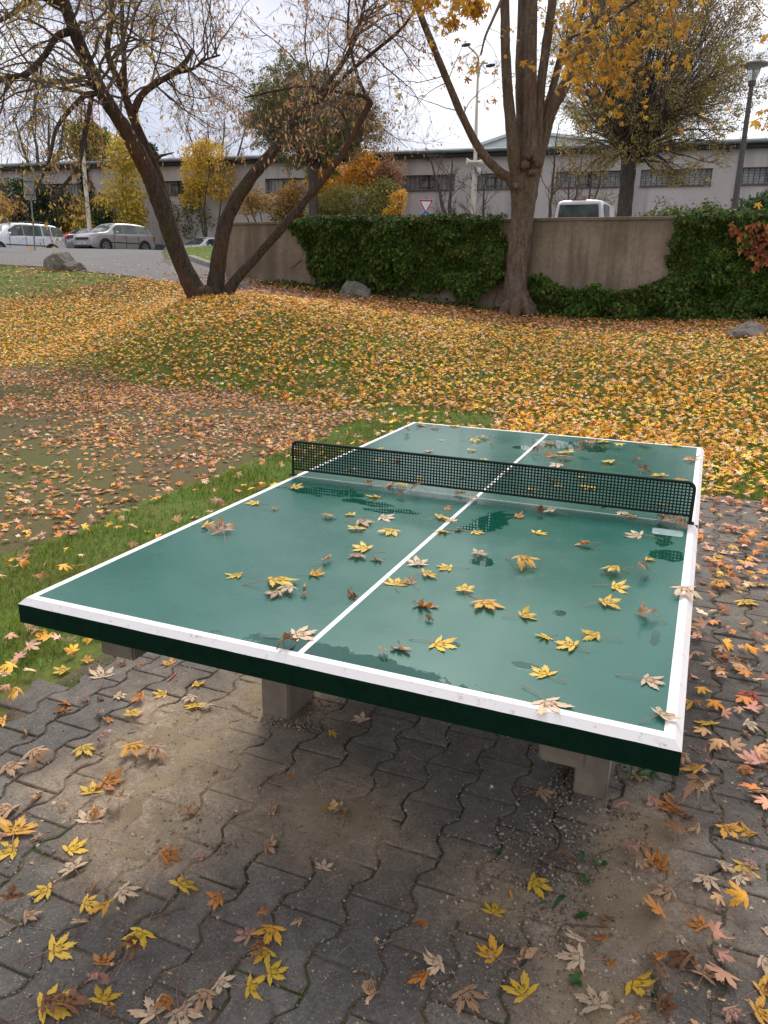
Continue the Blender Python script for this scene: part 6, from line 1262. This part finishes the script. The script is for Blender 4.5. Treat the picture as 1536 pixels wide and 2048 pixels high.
        g = Geo(); g.box((X-.03, -.47, zc+.0), (X+.022, .47, zc+.018)); g.build('grille_trim', M_rim, T, smooth=False)
        if plate:
            g = Geo(); g.box((X-.01, -.26, .37), (X+.03, .26, .48)); pl_ = g.build('number_plate', M_plate, T, smooth=False)
            fc = bpy.data.curves.new('plate_text', 'FONT'); fc.body = '1SL 8864'; fc.size = .105; fc.align_x = 'CENTER'; fc.align_y = 'CENTER'; fc.extrude = .001; to = bpy.data.objects.new('plate_text', fc); COL.objects.link(to)
            dg = bpy.context.evaluated_depsgraph_get(); me = bpy.data.meshes.new_from_object(to.evaluated_get(dg)); bpy.data.objects.remove(to); me.materials.clear(); me.materials.append(M_blk); tm = bpy.data.objects.new('plate_text', me); COL.objects.link(tm); tm.parent = pl_; tm.location = (X+.034, 0, .425); tm.rotation_euler = (PI/2, 0, PI/2)
    if rails:
        for sg in (1, -1): g = Geo(); g.tube([(-f*.7, sg*w_*.72, h*.985), (-f*.65, sg*w_*.72, h*1.03), (f*.0, sg*w_*.72, h*1.035), (f*.08, sg*w_*.70, h*.98)], .018, 5); g.build('roof_rail', M_blk, T)
    if lime: 
        for sg in (1, -1): side(5, 6, -.35, .0, sg, off=.03, mat=M_lime, name='reflective_stripe')
        for sg in (1, -1): side(7, 8, -.35, .0, sg, off=.03, mat=M_lime, name='reflective_stripe')
    return T
# heading: local +x is the car's front.  view axis azimuth in world:
VA = math.atan2(CF[1], CF[0])
def hd(deg, px=768): d_ = ray(px, 500); return math.atan2(d_[1], d_[0])+PI-math.radians(deg)        # 0 = facing the camera, positive turns its front to the left of the picture
z42 = at(200, 499, 42)[2]
car(231, 498, 44, hd(50, 231), 'hatch', M_slv, 'silver beige hatchback with black grille and white number plate beside the lamp pole', 4.0, 1.64, 1.48, zb=at(226, 446, 44)[2]-1.48)
car(33, 498, 44, hd(60, 33), 'mpv', M_wht, 'white people carrier with black roof rails cut by the left edge', 4.45, 1.79, 1.60, zb=at(42, 446, 44)[2]-1.60, rails=True, plate=False)
car(136, 498, 49.5, hd(55, 136), 'hatch', M_rdc, 'red car mostly hidden between the white and the silver cars', 3.9, 1.62, 1.36, zb=at(136, 467, 49.5)[2]-1.36, plate=False)
car(176, 498, 50, hd(50, 176), 'mpv', M_gry, 'dark grey car hidden behind the bonnet of the silver hatchback', 4.3, 1.75, 1.62, zb=at(176, 456, 50)[2]-1.62, plate=False)
car(292, 505, 49, hd(50, 292), 'hatch', M_blu, 'blue grey car low behind the rear of the silver hatchback', 3.9, 1.64, 1.30, zb=at(292, 485, 49)[2]-1.30, plate=False)
car(415, 500, 47, hd(50, 415), 'hatch', M_wht, 'white car with a lime stripe behind the grass bank', 4.2, 1.7, 1.46, zb=at(415, 474, 47)[2]-1.46, plate=False, lime=True)
car(1181, 440, 30.5, hd(191, 1181), 'van', M_wht, 'white van seen from behind over the top of the wall', 4.3, 1.78, 1.82, zb=at(1181, 409, 30.5)[2]-1.82, plate=False, grp=None)

# ================================================================== LAMPS AND SIGNS
M_pole = simple('cream_pole_paint', (.66, .60, .50), (.52, .46, .38), 4, .5, .1); M_dkp = simple('dark_pole_paint', (.11, .095, .085), (.06, .052, .048), 14, .75, .3, .004); M_galv = simple('galvanised_steel', (.24, .25, .25), (.15, .155, .155), 9, .5, .1, metal=.4); M_lh = simple('lamp_head_dark', (.05, .05, .055), (.03, .03, .033), 9, .5, .1)
def pole_base(px, py, D, zb=TERR): b = at(px, py, D); b[2] = zb; return b
# double-armed street lamp with loudspeakers
D = 33; b = pole_base(946, 445, D); T = tag(empty('street_lamp', b), 'tall cream street lamp with two curved arms and grey loudspeaker horns', 'street lamp'); top = at(957, 118, D); q = D/FPX
g = Geo(); P = smoothline([b, at(950, 330, D), at(953, 230, D), at(957, 118, D)], 5); P[0, 2] = TERR; R = np.linspace(.095, .04, len(P)); R[:5] = .11; g.tube(P-b, R, 12); pole = g.build('pole', M_pole, T)
for pts, hx in (([(957, 125), (955, 112), (948, 103), (937, 93)], (932, 90)), ([(957, 155), (959, 138), (965, 127), (975, 126)], (981, 131))):
    g = Geo(); g.tube(smoothline([at(a, c, D-.15*i) for i, (a, c) in enumerate(pts)], 4)-b, .035, 8); g.build('arm', M_pole, T)
    g = Geo(); c = at(hx[0], hx[1], D-.5)-b; g.add(_ico*np.array([.24, .12, .07])@np.array(Matrix.Rotation(YAW if hx[0] > 950 else YAW, 3, 'Z')).T@np.eye(3)+c, _if); g.build('lamp_head', M_lh, T)
for sg in (-1, 1):
    c = at(950, 324, D-.12)-b; dv = CR*sg*np.array([1, 1, 0]); dv /= np.linalg.norm(dv); g = Geo(); g.tube([c, c+dv*.12, c+dv*.2, c+dv*.34], [.05, .05, .07, .15], 12); g.build('loudspeaker', M_pole, T)
g = Geo(); c = at(957, 343, D-.14)-b; g.box(c-np.array([.07, .05, .14]), c+np.array([.07, .05, .14])); g.build('control_box', simple('box_grey', (.6, .62, .62), (.5, .5, .5), 9, .5, 0), T)
# left pole
D = 46; b = pole_base(181, 470, D); T = tag(empty('street_lamp', b), 'slim cream street lamp pole between the leaning tree and the dark thicket', 'street lamp'); g = Geo(); P = smoothline([b, at(172, 380, D), at(166, 300, D), at(163, 245, D), at(161, 205, D)], 4); g.tube(P-b, np.linspace(.125, .05, len(P)), 10); g.build('pole', M_pole, T)
g = Geo(); g.tube(smoothline([at(161, 205, D), at(161, 192, D), at(168, 184, D), at(178, 183, D)], 3)-b, .035, 6); g.build('arm', M_pole, T); g = Geo(); g.add(_ico*np.array([.26, .12, .08])+at(184, 184, D)-b, _if); g.build('lamp_head', M_lh, T)
# park lamp right
D = 20.5; b = pole_base(1466, 438, D, TERR); T = tag(empty('park_lamp', b), 'dark park lamp post with flat disc head and conical glass at the right edge', 'park lamp'); tp = at(1503, 172, D); q = D/FPX
g = Geo(); P = np.array([b+(tp-b)*t for t in np.linspace(0, 1, 8)]); g.tube(P-b, [.072, .072, .068, .064, .060, .056, .052, .048], 12); g.tube([tp-b, tp-b+np.array([0, 0, .10])], [.075, .085], 12); g.build('pole', M_dkp, T)
m, nt, bb = new_mat('lamp_glass', .12, .5); bb.inputs['Base Color'].default_value = (.78, .82, .84, 1); bb.inputs['Transmission Weight'].default_value = .75; bb.inputs['IOR'].default_value = 1.1; nn_ = noise(nt, 30, 2); bump(nt, bb, nn_, .1, .002); M_lg = m
c = tp-b; g = Geo(); g.tube([c+np.array([0, 0, .10]), c+np.array([0, 0, .28]), c+np.array([0, 0, .40])], [.07, .12, .165], 20, cap=False); g.build('lamp_glass', M_lg, T)
g = Geo(); g.tube([c+np.array([0, 0, .10]), c+np.array([0, 0, .36])], [.02, .03], 8); 
for k in range(4): a = k*PI/2+.4; g.tube([c+np.array([.065*math.cos(a), .065*math.sin(a), .10]), c+np.array([.175*math.cos(a), .175*math.sin(a), .41])], .006, 5)
g.build('lamp_cage', M_galv, T)
g = Geo(); g.tube([c+np.array([0, 0, .395]), c+np.array([0, 0, .40]), c+np.array([0, 0, .43]), c+np.array([0, 0, .47]), c+np.array([0, 0, .49])], [.17, .295, .30, .20, .03], 28); g.build('lamp_shade', simple('aluminium_shade', (.38, .38, .37), (.28, .28, .275), 9, .45, 0, metal=.3), T)
# red-brown post cap in front of it
b = at(1466, 437, 17.2); b[2] = at(1466, 437, 17.2)[2]-.12; g = Geo()
a = np.linspace(-.5, PI/2, 8); prof = [(.0, -.0)]; rr0 = .145; pts = [np.array([0, 0, .02]), ]; R = [.05]
for t in a: pts.append(np.array([0, 0, .17+.12*math.sin(t)])); R.append(max(rr0*math.cos(t), .004))
g.tube(pts, R, 18); o = g.build('post_cap', simple('red_brown_plastic', (.20, .055, .045), (.13, .04, .035), 12, .5, .1)); o.location = b; tag(o, 'red brown rounded post cap at the foot of the park lamp', 'post cap')
b = at(1490, 440, 24); b[2] = TERR; T = tag(empty('handrail', b), 'white horizontal rail beside the park lamp at the right edge', 'rail'); g = Geo(); p0 = at(1476, 428.5, 24); p1 = at(1506, 428.5, 24); g.tube([p0-b, (p0+p1)/2-b, p1-b], .03, 8); g.build('rail', M_pole, T)
g = Geo(); g.tube([p0-b, np.array([p0[0]-b[0], p0[1]-b[1], 0])], .025, 6); g.tube([p1-b, np.array([p1[0]-b[0], p1[1]-b[1], 0])], .025, 6); g.build('post', M_pole, T)
# yield sign and blue round sign on one post
D = 36; b = pole_base(851, 445, D); T = tag(empty('road_sign', b), 'red and white yield triangle above a blue round arrow sign behind the ivy', 'road sign')
rt = CR*np.array([1, 1, 0]); rt /= np.linalg.norm(rt); fwd = np.cross(np.array([0, 0, 1]), rt); fr_ = -fwd if (-fwd)@(CAM-b) > 0 else fwd; q = D/FPX
M_sr = simple('sign_red', (.48, .02, .03), (.42, .02, .03), 10, .4, 0); M_sw = simple('sign_white', (.74, .75, .78), (.68, .69, .72), 10, .4, 0); M_sb = simple('sign_blue', (.02, .14, .50), (.02, .12, .42), 10, .4, 0)
top = at(852, 393, D)-b; g = Geo(); g.tube([(0, 0, 0), (0, 0, top[2])], .03, 8); g.build('post', M_galv, T)
def plate(c, pts2, mat, off, name, par): 
    V = [c+rt*x+np.array([0, 0, z])+fr_*off for x, z in pts2]; B = [v-fr_*.012 for v in V]; n = len(V); g = Geo(); g.poly(np.array(V+B), [list(range(n)), list(range(n, 2*n))[::-1]]+[(i, i+n, (i+1) % n+n, (i+1) % n) for i in range(n)]); return g.build(name, mat, par, smooth=False)
def rtri(s, r=.12):
    P = []
    for cx, cz, a0 in ((-s+r*1.2, .0, 90), (s-r*1.2, 0, -30), (0, -s*1.73+r*1.6, 210)):
        for t in np.linspace(0, 120, 6)[::-1]: P.append((cx+r*math.cos(math.radians(a0+t-0)), cz-r*.0+r*math.sin(math.radians(a0+t))))
    return P
c = at(852, 401, D)-b; tr = plate(c, rtri(.335, .035), M_sw, .05, 'triangle_back', T); plate(c-np.array([0, 0, .004]), rtri(.315, .028), M_sr, .055, 'red_border', tr); plate(c-np.array([0, 0, .06]), rtri(.215, .012), M_sw, .06, 'white_field', tr)
c = at(851, 436, D)-b; cir = lambda r: [(r*math.cos(t), r*math.sin(t)) for t in np.linspace(0, 2*PI, 33)[:-1]]; dsk = plate(c, cir(.29), M_sw, .05, 'blue_disc', T); plate(c, cir(.27), M_sb, .055, 'blue_field', dsk); plate(c, [(-.03, -.15), (.03, -.15), (.03, .05), (.09, .05), (0, .17), (-.09, .05), (-.03, .05)], M_sw, .06, 'arrow', dsk)
# grey sign seen from behind at left
D = 33; b = at(69, 497, D); T = tag(empty('road_sign', b), 'grey back of a rectangular road sign on a thin post before the white car', 'road sign'); c = at(60, 378, D)-b
g = Geo(); g.tube([(0, 0, -.2), at(66, 440, D)-b, c+np.array([0, 0, .42])-fr_*.0], .028, 8); g.build('post', M_galv, T); plate(c, [(-.20, -.38), (.20, -.38), (.20, .42), (-.20, .42)], M_galv, .045, 'sign_plate', T)
for z in (-.2, .25): g = Geo(); p_ = c+np.array([0, 0, z])+fr_*.06; g.add([p_-rt*.19-np.array([0, 0, .02]), p_+rt*.19-np.array([0, 0, .02]), p_+rt*.19+np.array([0, 0, .02]), p_-rt*.19+np.array([0, 0, .02])], [(0, 1, 2, 3)]); g.build('sign_bracket', M_dkp, T, smooth=False)
# red lattice mast far away
D = 160; b = at(190, 300, D); b[2] = 2.7; T = tag(empty('lattice_mast', b), 'thin red lattice mast far behind the hall at left', 'mast'); g = Geo(); zt_ = at(190, 205, D)[2]-b[2]; hb = 1.5
zs_ = np.linspace(0, zt_, 22)
def hw(z): return 1.0-.15*z/zt_
for sx, sy in ((-1, -1), (1, -1), (1, 1), (-1, 1)): g.tube([(sx*hw(0), sy*hw(0), 0), (sx*hw(zt_), sy*hw(zt_), zt_)], .09, 4)
for i in range(len(zs_)-1):
    z0, z1 = zs_[i], zs_[i+1]; w0, w1 = hw(z0), hw(z1); cs = [(-1, -1), (1, -1), (1, 1), (-1, 1)]
    for k in range(4): a = cs[k]; c_ = cs[(k+1) % 4]; g.tube([(a[0]*w0, a[1]*w0, z0), (c_[0]*w1, c_[1]*w1, z1)], .05, 3); g.tube([(a[0]*w1, a[1]*w1, z1), (c_[0]*w1, c_[1]*w1, z1)], .05, 3)
g.build('lattice', M_sr, T)
print('objects', len(bpy.data.objects))
